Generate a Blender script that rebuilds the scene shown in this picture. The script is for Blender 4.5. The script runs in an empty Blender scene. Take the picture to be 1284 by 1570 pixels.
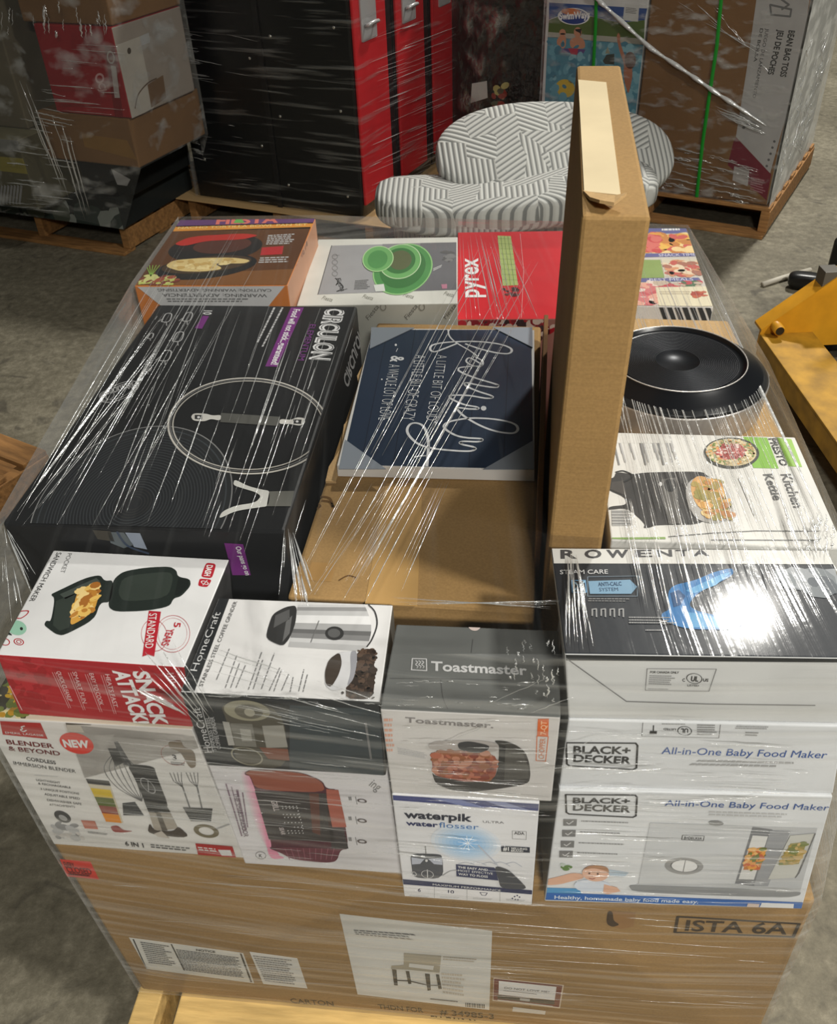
import bpy, bmesh, math, random
import numpy as np
from mathutils import Vector, Matrix
from mathutils.bvhtree import BVHTree
from mathutils.geometry import tessellate_polygon

random.seed(7)
SC = bpy.context.scene
COL = SC.collection

# ------------------------------------------------------------------ camera, world, lamps, exposure
CAMP = (1354.92, 1.773, 38.826, -2.473)      # focal length in px, height, pitch down, roll
f_, H_, pit_, roll_ = CAMP
a_, r_ = math.radians(pit_), math.radians(roll_)
FW = Vector((0, math.cos(a_), -math.sin(a_)))
_R = Vector((1, 0, 0)); _U = _R.cross(FW)
RT = _R * math.cos(r_) + _U * math.sin(r_)
UP = -_R * math.sin(r_) + _U * math.cos(r_)
cam_d = bpy.data.cameras.new('camera'); cam = bpy.data.objects.new('camera', cam_d); COL.objects.link(cam)
cam_d.sensor_fit = 'HORIZONTAL'; cam_d.sensor_width = 36.0; cam_d.lens = 36.0 * f_ / 1284.0
cam_d.clip_start = 0.05; cam_d.clip_end = 60
cam.matrix_world = Matrix(((RT.x, UP.x, -FW.x, 0), (RT.y, UP.y, -FW.y, 0), (RT.z, UP.z, -FW.z, H_), (0, 0, 0, 1)))
SC.camera = cam
CAMO = Vector((0, 0, H_))

w = bpy.data.worlds.new('warehouse_air'); SC.world = w; w.use_nodes = True
w.node_tree.nodes['Background'].inputs[0].default_value = (0.95, 0.97, 0.86, 1)
w.node_tree.nodes['Background'].inputs[1].default_value = 0.06

def lamp(name, loc, power, size=0.7, colr=(1.0, 0.97, 0.90), spread=math.pi):
    d = bpy.data.lights.new(name, 'AREA'); d.shape = 'DISK'; d.size = size; d.energy = power; d.color = colr; d.spread = spread
    o = bpy.data.objects.new(name, d); COL.objects.link(o); o.location = loc
    return o
lamp('high_bay_lamp', (3.79, 7.23, 8.0), 780, .6)
lamp('fill_lamp', (3.3, -.8, 5.2), 290, .7)  # unseen fill light, added to brighten the floor on the right
lamp('fill_lamp', (0.4, -2.5, 3.5), 200, .7)  # unseen fill light behind the camera, added low to brighten the box fronts
SC.view_settings.view_transform = 'Standard'; SC.view_settings.look = 'None'
SC.view_settings.gamma = 1; SC.view_settings.use_curve_mapping = False
SC.view_settings.exposure = 0.0
SC.cycles.caustics_reflective = False; SC.cycles.caustics_refractive = False
SC.cycles.transparent_max_bounces = 24; SC.cycles.max_bounces = 6
SC.cycles.sample_clamp_indirect = 4.0

# ------------------------------------------------------------------ helpers
def L(r, g=None, b=None):
    if g is None: g = b = r
    def c(v):
        v /= 255.0
        return v / 12.92 if v <= .04045 else ((v + .055) / 1.055) ** 2.4
    return (c(r), c(g), c(b), 1.0)

def ray(x, y):
    return FW + RT * ((x - 642) / f_) - UP * ((y - 785) / f_)
def at(x, y, z):
    d = ray(x, y); return CAMO + d * ((z - H_) / d.z)

def tag(o, label=None, cat=None, group=None, kind=None):
    if label: o['label'] = label
    if cat: o['category'] = cat
    if group: o['group'] = group
    if kind: o['kind'] = kind
    return o
def empty(name, loc, label, cat, group=None, rz=0):
    o = bpy.data.objects.new(name, None); COL.objects.link(o); o.location = loc; o.rotation_euler = (0, 0, rz)
    o.empty_display_size = .05
    return tag(o, label, cat, group)
def link_mesh(name, verts, faces, mats, parent=None, mi=None, smooth=False, cols=None):
    me = bpy.data.meshes.new(name); me.from_pydata([tuple(v) for v in verts], [], faces)
    for m in mats: me.materials.append(m)
    if mi: me.polygons.foreach_set('material_index', mi)
    if smooth: me.polygons.foreach_set('use_smooth', [True] * len(me.polygons))
    if cols:
        at_ = me.color_attributes.new('Col', 'FLOAT_COLOR', 'CORNER')
        data = []
        for p, c in zip(me.polygons, cols): data += list(c) * p.loop_total
        at_.data.foreach_set('color', data)
    me.update()
    o = bpy.data.objects.new(name, me); COL.objects.link(o)
    if parent is not None:
        o.parent = parent; bpy.context.view_layer.update(); o.matrix_parent_inverse = parent.matrix_world.inverted() if parent.type == 'MESH' else Matrix()
    return o
def bm_obj(name, bm, mat, parent=None, smooth=False, world=False):
    me = bpy.data.meshes.new(name); bm.to_mesh(me); bm.free()
    for m in (mat if isinstance(mat, list) else [mat]): me.materials.append(m)
    if smooth: me.polygons.foreach_set('use_smooth', [True] * len(me.polygons))
    o = bpy.data.objects.new(name, me); COL.objects.link(o)
    if parent is not None: o.parent = parent
    return o
def bx(bm, x0, x1, y0, y1, z0, z1, bev=0.0, M=None):
    r = bmesh.ops.create_cube(bm, size=1.0)
    vs = r['verts']
    for v in vs: v.co = Vector((x0 + (v.co.x + .5) * (x1 - x0), y0 + (v.co.y + .5) * (y1 - y0), z0 + (v.co.z + .5) * (z1 - z0)))
    if bev:
        es = list({e for v in vs for e in v.link_edges})
        rr = bmesh.ops.bevel(bm, geom=es, offset=bev, segments=2, affect='EDGES', profile=.6)
        vs = list({v for f in rr['faces'] for v in f.verts} | {v for v in vs if v.is_valid})
    if M is not None:
        for v in vs: v.co = M @ v.co
    return vs
def tube_vf(path, rad, n=6, flat=1.0, nrm=None, taper=False):
    vs, fs = [], []
    P = [Vector(p) for p in path]; m = len(P)
    for i, p in enumerate(P):
        t = (P[min(i + 1, m - 1)] - P[max(i - 1, 0)]).normalized()
        up = nrm if nrm is not None else (Vector((0, 0, 1)) if abs(t.z) < .9 else Vector((1, 0, 0)))
        s = t.cross(up).normalized(); q = s.cross(t)
        rr = rad[i] if isinstance(rad, (list, tuple)) else rad
        if taper and (i == 0 or i == m - 1): rr *= .15
        for k in range(n):
            an = 2 * math.pi * k / n
            vs.append(p + s * (rr * math.cos(an)) + q * (rr * flat * math.sin(an)))
    for i in range(m - 1):
        for k in range(n):
            a = i * n + k; b = i * n + (k + 1) % n
            fs.append((a, b, b + n, a + n))
    fs.append(tuple(reversed(range(n)))); fs.append(tuple(range((m - 1) * n, m * n)))
    return vs, fs
def lathe(bm, prof, n=72, center=(0, 0, 0), caps=True):
    rings = []
    for r, z in prof:
        rings.append([bm.verts.new((center[0] + r * math.cos(2 * math.pi * k / n), center[1] + r * math.sin(2 * math.pi * k / n), center[2] + z)) for k in range(n)])
    for a, b in zip(rings, rings[1:]):
        for k in range(n): bm.faces.new((a[k], a[(k + 1) % n], b[(k + 1) % n], b[k]))
    if caps and prof[0][0] > 0.0005: bm.faces.new(list(reversed(rings[0])))
    if caps and prof[-1][0] > 0.0005: bm.faces.new(rings[-1])

# ------------------------------------------------------------------ materials
def new_mat(name):
    m = bpy.data.materials.new(name); m.use_nodes = True
    nt = m.node_tree; b = nt.nodes['Principled BSDF']
    return m, nt, b
def N(nt, t, **k):
    n = nt.nodes.new(t)
    for a, v in k.items(): setattr(n, a, v)
    return n
def simple(name, c, rough=.5, metal=0.0, spec=.5, noise=.0, nscale=20, bump=0.0, stretch=(1, 1, 1)):
    m, nt, b = new_mat(name)
    b.inputs['Base Color'].default_value = c; b.inputs['Roughness'].default_value = rough; b.inputs['Metallic'].default_value = metal
    b.inputs['Specular IOR Level'].default_value = spec
    if noise or bump:
        tc = N(nt, 'ShaderNodeTexCoord'); mp = N(nt, 'ShaderNodeMapping'); mp.inputs['Scale'].default_value = stretch
        no = N(nt, 'ShaderNodeTexNoise'); no.inputs['Scale'].default_value = nscale; no.inputs['Detail'].default_value = 6
        nt.links.new(tc.outputs['Object'], mp.inputs[0]); nt.links.new(mp.outputs[0], no.inputs['Vector'])
        if noise:
            mx = N(nt, 'ShaderNodeMix', data_type='RGBA'); mr = N(nt, 'ShaderNodeMapRange')
            mr.inputs[1].default_value = .3; mr.inputs[2].default_value = .7
            nt.links.new(no.outputs['Fac'], mr.inputs[0]); nt.links.new(mr.outputs[0], mx.inputs[0])
            mx.inputs[6].default_value = tuple(v * (1 - noise) for v in c[:3]) + (1,)
            mx.inputs[7].default_value = tuple(min(1, v * (1 + noise)) for v in c[:3]) + (1,)
            nt.links.new(mx.outputs[2], b.inputs['Base Color'])
        if bump:
            bp = N(nt, 'ShaderNodeBump'); bp.inputs['Strength'].default_value = bump; bp.inputs['Distance'].default_value = .01
            nt.links.new(no.outputs['Fac'], bp.inputs['Height']); nt.links.new(bp.outputs[0], b.inputs['Normal'])
    return m

def print_mat():
    m, nt, b = new_mat('printed_card')
    at_ = N(nt, 'ShaderNodeAttribute', attribute_name='Col')
    tc = N(nt, 'ShaderNodeTexCoord'); no = N(nt, 'ShaderNodeTexNoise'); no.inputs['Scale'].default_value = 9; no.inputs['Detail'].default_value = 5
    nt.links.new(tc.outputs['Object'], no.inputs['Vector'])
    mr = N(nt, 'ShaderNodeMapRange'); mr.inputs[1].default_value = .3; mr.inputs[2].default_value = .7; mr.inputs[3].default_value = .88; mr.inputs[4].default_value = 1.04
    nt.links.new(no.outputs['Fac'], mr.inputs[0])
    mu = N(nt, 'ShaderNodeVectorMath', operation='SCALE')
    nt.links.new(at_.outputs['Color'], mu.inputs[0]); nt.links.new(mr.outputs[0], mu.inputs['Scale'])
    nt.links.new(mu.outputs[0], b.inputs['Base Color'])
    b.inputs['Roughness'].default_value = .42; b.inputs['Specular IOR Level'].default_value = .16; b.inputs['Coat Weight'].default_value = .09; b.inputs['Coat Roughness'].default_value = .10
    bp = N(nt, 'ShaderNodeBump'); bp.inputs['Strength'].default_value = .12; bp.inputs['Distance'].default_value = .01
    nt.links.new(no.outputs['Fac'], bp.inputs['Height']); nt.links.new(bp.outputs[0], b.inputs['Normal'])
    return m
def kraft_mat(name, c, rough=.8):
    m, nt, b = new_mat(name)
    tc = N(nt, 'ShaderNodeTexCoord')
    n1 = N(nt, 'ShaderNodeTexNoise'); n1.inputs['Scale'].default_value = 5; n1.inputs['Detail'].default_value = 4
    mp = N(nt, 'ShaderNodeMapping'); mp.inputs['Scale'].default_value = (6, 6, 260)
    n2 = N(nt, 'ShaderNodeTexNoise'); n2.inputs['Scale'].default_value = 1.2; n2.inputs['Detail'].default_value = 3
    n3 = N(nt, 'ShaderNodeTexNoise'); n3.inputs['Scale'].default_value = 320
    for n_ in (n1, n3): nt.links.new(tc.outputs['Object'], n_.inputs['Vector'])
    nt.links.new(tc.outputs['Object'], mp.inputs[0]); nt.links.new(mp.outputs[0], n2.inputs['Vector'])
    a1 = N(nt, 'ShaderNodeMath', operation='ADD'); a2 = N(nt, 'ShaderNodeMath', operation='ADD')
    mm = N(nt, 'ShaderNodeMath', operation='MULTIPLY_ADD'); mm.inputs[1].default_value = .35; mm.inputs[2].default_value = .32
    nt.links.new(n2.outputs['Fac'], mm.inputs[0])
    nt.links.new(n1.outputs['Fac'], a1.inputs[0]); nt.links.new(mm.outputs[0], a1.inputs[1])
    nt.links.new(a1.outputs[0], a2.inputs[0]); nt.links.new(n3.outputs['Fac'], a2.inputs[1])
    mr = N(nt, 'ShaderNodeMapRange'); mr.inputs[1].default_value = 1.1; mr.inputs[2].default_value = 1.9
    nt.links.new(a2.outputs[0], mr.inputs[0])
    mx = N(nt, 'ShaderNodeMix', data_type='RGBA'); nt.links.new(mr.outputs[0], mx.inputs[0])
    mx.inputs[6].default_value = tuple(v * .80 for v in c[:3]) + (1,); mx.inputs[7].default_value = tuple(v * 1.14 for v in c[:3]) + (1,)
    nt.links.new(mx.outputs[2], b.inputs['Base Color']); b.inputs['Roughness'].default_value = rough; b.inputs['Specular IOR Level'].default_value = .25
    bp = N(nt, 'ShaderNodeBump'); bp.inputs['Strength'].default_value = .15; bp.inputs['Distance'].default_value = .004
    nt.links.new(a1.outputs[0], bp.inputs['Height']); nt.links.new(bp.outputs[0], b.inputs['Normal'])
    return m
def film_mat(name, stretch, base=.05, streak=.30, milky=.35, rough=.12, bump=.6, lo=.52, hi=.75, scale=1.0, gcol=(1, 1, 1, 1)):
    m = bpy.data.materials.new(name); m.use_nodes = True; nt = m.node_tree; nt.nodes.clear()
    out = N(nt, 'ShaderNodeOutputMaterial'); mix = N(nt, 'ShaderNodeMixShader'); tr = N(nt, 'ShaderNodeBsdfTransparent')
    gl = N(nt, 'ShaderNodeBsdfGlossy'); df = N(nt, 'ShaderNodeBsdfDiffuse'); m2 = N(nt, 'ShaderNodeMixShader')
    gl.inputs['Roughness'].default_value = rough; gl.inputs['Color'].default_value = gcol; df.inputs['Color'].default_value = (.85, .87, .86, 1)
    m2.inputs[0].default_value = milky
    nt.links.new(gl.outputs[0], m2.inputs[1]); nt.links.new(df.outputs[0], m2.inputs[2])
    tc = N(nt, 'ShaderNodeTexCoord'); mp = N(nt, 'ShaderNodeMapping'); mp.inputs['Scale'].default_value = stretch
    no = N(nt, 'ShaderNodeTexNoise'); no.inputs['Scale'].default_value = scale; no.inputs['Detail'].default_value = 3; no.inputs['Distortion'].default_value = .25
    nt.links.new(tc.outputs['Object'], mp.inputs[0]); nt.links.new(mp.outputs[0], no.inputs['Vector'])
    mr = N(nt, 'ShaderNodeMapRange'); mr.inputs[1].default_value = lo; mr.inputs[2].default_value = hi; mr.inputs[3].default_value = 0; mr.inputs[4].default_value = streak
    nt.links.new(no.outputs['Fac'], mr.inputs[0])
    lw = N(nt, 'ShaderNodeLayerWeight'); lw.inputs[0].default_value = .25
    fm = N(nt, 'ShaderNodeMath', operation='MULTIPLY_ADD'); fm.inputs[1].default_value = .35
    nt.links.new(lw.outputs['Fresnel'], fm.inputs[0]); nt.links.new(mr.outputs[0], fm.inputs[2])
    ad = N(nt, 'ShaderNodeMath', operation='ADD', use_clamp=True); ad.inputs[1].default_value = base
    nt.links.new(fm.outputs[0], ad.inputs[0]); nt.links.new(ad.outputs[0], mix.inputs[0])
    nt.links.new(tr.outputs[0], mix.inputs[1]); nt.links.new(m2.outputs[0], mix.inputs[2])
    n2 = N(nt, 'ShaderNodeTexNoise'); n2.inputs['Scale'].default_value = 14; n2.inputs['Detail'].default_value = 5
    nt.links.new(tc.outputs['Object'], n2.inputs['Vector'])
    am = N(nt, 'ShaderNodeMath', operation='MULTIPLY_ADD'); am.inputs[1].default_value = .6
    nt.links.new(n2.outputs['Fac'], am.inputs[0]); nt.links.new(no.outputs['Fac'], am.inputs[2])
    bp = N(nt, 'ShaderNodeBump'); bp.inputs['Strength'].default_value = bump; bp.inputs['Distance'].default_value = .01
    nt.links.new(am.outputs[0], bp.inputs['Height']); nt.links.new(bp.outputs[0], gl.inputs['Normal'])
    nt.links.new(mix.outputs[0], out.inputs[0])
    return m

M_PRINT = print_mat()
M_KRAFT = kraft_mat('kraft_cardboard', L(160, 127, 80))
M_KRAFT_L = kraft_mat('light_kraft_cardboard', L(196, 162, 114))
M_KRAFT_D = kraft_mat('brown_kraft_cardboard', L(122, 88, 52))
M_WOOD = simple('pallet_pine', L(206, 172, 108), .75, noise=.25, nscale=9, bump=.3, stretch=(1, 6, 6))
M_WOOD_D = simple('weathered_pallet_wood', L(150, 108, 62), .8, noise=.35, nscale=9, bump=.3, stretch=(1, 6, 6))
M_FILM_TOP = film_mat('stretch_film_top', (60, 1.6, 1.6), base=.008, streak=.055, milky=.35, rough=.07, bump=.12, lo=.56, hi=.80)
M_FILM_SIDE = film_mat('stretch_film_side', (2.2, 2.2, 70), base=.03, streak=.24, milky=.45, rough=.2, bump=.6, lo=.48, hi=.74)
M_FOLD = film_mat('film_fold', (30, 30, 30), base=.42, streak=.3, milky=.38, rough=.2, bump=.25)
M_BLACK = simple('black_plastic', L(22, 22, 24), .3)

# concrete floor
def floor_mat():
    m, nt, b = new_mat('concrete')
    tc = N(nt, 'ShaderNodeTexCoord')
    n1 = N(nt, 'ShaderNodeTexNoise'); n1.inputs['Scale'].default_value = 1.3; n1.inputs['Detail'].default_value = 9; n1.inputs['Roughness'].default_value = .65; n1.inputs['Distortion'].default_value = .6
    n2 = N(nt, 'ShaderNodeTexNoise'); n2.inputs['Scale'].default_value = 26; n2.inputs['Detail'].default_value = 8; n2.inputs['Roughness'].default_value = .75
    n3 = N(nt, 'ShaderNodeTexNoise'); n3.inputs['Scale'].default_value = 5; n3.inputs['Detail'].default_value = 6; n3.inputs['Distortion'].default_value = 2.5
    for n_ in (n1, n2, n3): nt.links.new(tc.outputs['Object'], n_.inputs['Vector'])
    cr = N(nt, 'ShaderNodeValToRGB'); e = cr.color_ramp.elements
    e[0].position = .30; e[0].color = L(72, 68, 56); e[1].position = .68; e[1].color = L(158, 151, 132)
    e2 = cr.color_ramp.elements.new(.5); e2.color = L(116, 110, 94)
    ad = N(nt, 'ShaderNodeMath', operation='MULTIPLY_ADD'); ad.inputs[1].default_value = .55
    a2 = N(nt, 'ShaderNodeMath', operation='MULTIPLY_ADD'); a2.inputs[1].default_value = .45
    nt.links.new(n2.outputs['Fac'], ad.inputs[0]); nt.links.new(n1.outputs['Fac'], a2.inputs[0])
    nt.links.new(a2.outputs[0], ad.inputs[2])
    nt.links.new(ad.outputs[0], cr.inputs[0])
    # dark scuffs
    sc = N(nt, 'ShaderNodeMapRange'); sc.inputs[1].default_value = .60; sc.inputs[2].default_value = .70; sc.inputs[4].default_value = .55
    nt.links.new(n3.outputs['Fac'], sc.inputs[0])
    mx = N(nt, 'ShaderNodeMix', data_type='RGBA'); mx.inputs[7].default_value = L(66, 62, 56)
    nt.links.new(sc.outputs[0], mx.inputs[0]); nt.links.new(cr.outputs[0], mx.inputs[6])
    nt.links.new(mx.outputs[2], b.inputs['Base Color'])
    a3 = N(nt, 'ShaderNodeMath', operation='MULTIPLY'); a3.inputs[1].default_value = .24
    nt.links.new(n1.outputs['Fac'], a2.inputs[0]); a2.inputs[2].default_value = .0
    rr = N(nt, 'ShaderNodeMapRange'); rr.inputs[3].default_value = .42; rr.inputs[4].default_value = .75
    nt.links.new(n2.outputs['Fac'], rr.inputs[0]); nt.links.new(rr.outputs[0], b.inputs['Roughness'])
    b.inputs['Specular IOR Level'].default_value = .35
    bp = N(nt, 'ShaderNodeBump'); bp.inputs['Strength'].default_value = .35; bp.inputs['Distance'].default_value = .01
    nt.links.new(n2.outputs['Fac'], bp.inputs['Height']); nt.links.new(bp.outputs[0], b.inputs['Normal'])
    return m
o = link_mesh('floor', [(-9, -4, 0), (9, -4, 0), (9, 14, 0), (-9, 14, 0)], [(0, 1, 2, 3)], [floor_mat()]); tag(o, kind='structure')

# ------------------------------------------------------------------ printing toolkit
_tcache = {}
def text_shape(s, bold):
    if 'M' in s and bold > 0: bold = 0.0
    k = (s, bold)
    if k in _tcache: return _tcache[k]
    cu = bpy.data.curves.new('t', 'FONT'); cu.body = s; cu.size = 1.0; cu.offset = bold; cu.resolution_u = 3
    ob = bpy.data.objects.new('t', cu); COL.objects.link(ob)
    dg = bpy.context.evaluated_depsgraph_get(); me = bpy.data.meshes.new_from_object(ob.evaluated_get(dg))
    vs = [(v.co.x, v.co.y) for v in me.vertices]; fs = [tuple(p.vertices) for p in me.polygons]
    bpy.data.meshes.remove(me); bpy.data.objects.remove(ob); bpy.data.curves.remove(cu)
    x0 = min(v[0] for v in vs); x1 = max(v[0] for v in vs)
    vs = [((x - x0) / max(x1 - x0, 1e-6), y / .70) for x, y in vs]
    _tcache[k] = (vs, fs); return vs, fs

class Face:
    """one flat panel of a carton; photo pixels are turned into points of the panel"""
    def __init__(s, A, tl, tr, br, bl, clip=True):
        s.A = A; s.o = Vector(bl); s.u = (Vector(br) - Vector(bl)).normalized()
        n = s.u.cross(Vector(tl) - Vector(bl)).normalized(); s.n = n; s.v = n.cross(s.u)
        s.quad = [s.uvw(p) for p in (bl, br, tr, tl)]; s.clip = clip
    def uvw(s, p):
        d = Vector(p) - s.o; return (d.dot(s.u), d.dot(s.v))
    def px(s, x, y):
        d = ray(x, y); t = (s.o - CAMO).dot(s.n) / d.dot(s.n); return s.uvw(CAMO + d * t)
    def P(s, uv, h): return s.o + s.u * uv[0] + s.v * uv[1] + s.n * h
    def add(s, tri, c, lay):
        if s.clip:
            q = s.quad; poly = list(tri)
            for i in range(4):
                a, b = q[i], q[(i + 1) % 4]; ex, ey = b[0] - a[0], b[1] - a[1]
                l_ = math.hypot(ex, ey); m_ = .0012
                dd = [((ex * (p[1] - a[1]) - ey * (p[0] - a[0])) / l_) - m_ for p in poly]
                out = []
                for j in range(len(poly)):
                    p1, p2, d1, d2 = poly[j], poly[(j + 1) % len(poly)], dd[j], dd[(j + 1) % len(poly)]
                    if d1 >= 0: out.append(p1)
                    if (d1 >= 0) != (d2 >= 0):
                        t = d1 / (d1 - d2); out.append((p1[0] + (p2[0] - p1[0]) * t, p1[1] + (p2[1] - p1[1]) * t))
                poly = out
                if len(poly) < 3: return
            tri = poly
        area = sum(tri[i][0] * tri[(i + 1) % len(tri)][1] - tri[(i + 1) % len(tri)][0] * tri[i][1] for i in range(len(tri)))
        if abs(area) < 1e-9: return
        if area < 0: tri = tri[::-1]
        b0 = len(s.A.v)
        for p in tri: s.A.v.append(s.P(p, .00022 * lay + .0002))
        s.A.f.append(tuple(range(b0, b0 + len(tri)))); s.A.c.append(c); s.A.m.append(0)
    def cvt(s, pts): return [s.px(*p) for p in pts]
    def poly(s, pts, c, lay=1, uv=False, sm=True):
        q = pts if uv else s.cvt(pts)
        if sm and len(q) >= 6:
            for _ in range(2):
                q = [tuple(a[j] * (1 - k) + b[j] * k for j in (0, 1)) for a, b in zip(q, q[1:] + q[:1]) for k in (.2, .8)]
        if len(q) <= 3: s.add(q, c, lay); return
        for t in tessellate_polygon([[Vector((p[0], p[1], 0)) for p in q]]): s.add([q[i] for i in t], c, lay)
    def ell(s, cx, cy, ax, ay, bx_, by_, c, lay=1, inner=0.0, n=40, t0=0, t1=2 * math.pi):
        C = s.px(cx, cy); A = s.px(ax, ay); B = s.px(bx_, by_)
        A = (A[0] - C[0], A[1] - C[1]); B = (B[0] - C[0], B[1] - C[1])
        f = lambda t, k: (C[0] + k * (A[0] * math.cos(t) + B[0] * math.sin(t)), C[1] + k * (A[1] * math.cos(t) + B[1] * math.sin(t)))
        for i in range(n):
            a, b = t0 + (t1 - t0) * i / n, t0 + (t1 - t0) * (i + 1) / n
            if inner: s.add([f(a, inner), f(a, 1), f(b, 1), f(b, inner)], c, lay)
            else: s.add([C, f(a, 1), f(b, 1)], c, lay)
    def dot(s, x, y, rx, ry, c, lay=1, inner=0.0, n=20): s.ell(x, y, x + rx, y, x, y - ry, c, lay, inner, n)
    def line(s, pts, wd, c, lay=1, smooth=False, closed=False):
        q = s.cvt(pts)
        if closed: q = q + [q[0]]
        if smooth:
            r = []
            for i in range(len(q) - 1):
                p0, p1, p2, p3 = q[max(i - 1, 0)], q[i], q[i + 1], q[min(i + 2, len(q) - 1)]
                for k in range(7):
                    t = k / 7
                    r.append(tuple(.5 * (2 * p1[j] + (p2[j] - p0[j]) * t + (2 * p0[j] - 5 * p1[j] + 4 * p2[j] - p3[j]) * t * t + (3 * p1[j] - p0[j] - 3 * p2[j] + p3[j]) * t ** 3) for j in (0, 1)))
            q = r + [q[-1]]
        for i in range(len(q) - 1):
            a, b = q[i], q[i + 1]; dx, dy = b[0] - a[0], b[1] - a[1]; l_ = math.hypot(dx, dy)
            if l_ < 1e-7: continue
            w_ = wd / 2
            nx, ny = -dy / l_ * w_, dx / l_ * w_; ex, ey = dx / l_ * w_ * .5, dy / l_ * w_ * .5
            s.add([(a[0] + nx - ex, a[1] + ny - ey), (a[0] - nx - ex, a[1] - ny - ey), (b[0] - nx + ex, b[1] - ny + ey), (b[0] + nx + ex, b[1] + ny + ey)], c, lay + (i % 2) * .08)
    def text(s, st, p0, p1, ph, c, bold=0.0, lay=2):
        vs, fs = text_shape(st, bold)
        O = s.px(*p0); U = s.px(*p1); V = s.px(*ph); U = (U[0] - O[0], U[1] - O[1]); V = (V[0] - O[0], V[1] - O[1])
        # keep the lettering upright on its baseline
        l2 = U[0] ** 2 + U[1] ** 2; k = (V[0] * U[0] + V[1] * U[1]) / l2 * .5
        V = (V[0] - U[0] * k, V[1] - U[1] * k)
        q = [(O[0] + U[0] * x + V[0] * y, O[1] + U[1] * x + V[1] * y) for x, y in vs]
        for f in fs: s.add([q[i] for i in f], c, lay)
    def micro(s, tl, tr, br, bl, rows, c, lay=2, fill=.5, word=.06, ragged=.25, seed=1):
        rnd = random.Random(seed * 77 + rows)
        q = s.cvt((tl, tr, br, bl))
        def bl_(x, y):
            return tuple((q[0][j] * (1 - x) + q[1][j] * x) * (1 - y) + (q[3][j] * (1 - x) + q[2][j] * x) * y for j in (0, 1))
        for i in range(rows):
            y0 = i / rows; y1 = y0 + fill / rows; x = 0; end = 1 - rnd.random() * ragged
            while x < end:
                ww = word * (.5 + rnd.random()); xe = min(x + ww, end)
                s.add([bl_(x, y0), bl_(xe, y0), bl_(xe, y1), bl_(x, y1)], c, lay); x = xe + word * .22
    def food(s, quad, pal, n, size, lay=2, seed=3):
        rnd = random.Random(seed); q = s.cvt(quad)
        for i in range(n):
            x, y = rnd.random(), rnd.random()
            p = tuple((q[0][j] * (1 - x) + q[1][j] * x) * (1 - y) + (q[3][j] * (1 - x) + q[2][j] * x) * y for j in (0, 1))
            r1 = size * (.5 + rnd.random()); r2 = r1 * (.4 + .6 * rnd.random()); a = rnd.random() * 3.14; c = pal[rnd.randrange(len(pal))]
            pts = []
            for k in range(9):
                t = 2 * math.pi * k / 9; X, Y = r1 * math.cos(t), r2 * math.sin(t)
                pts.append((p[0] + X * math.cos(a) - Y * math.sin(a), p[1] + X * math.sin(a) + Y * math.cos(a)))
            s.add(pts, c, lay + .02 * (i % 40))

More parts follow.
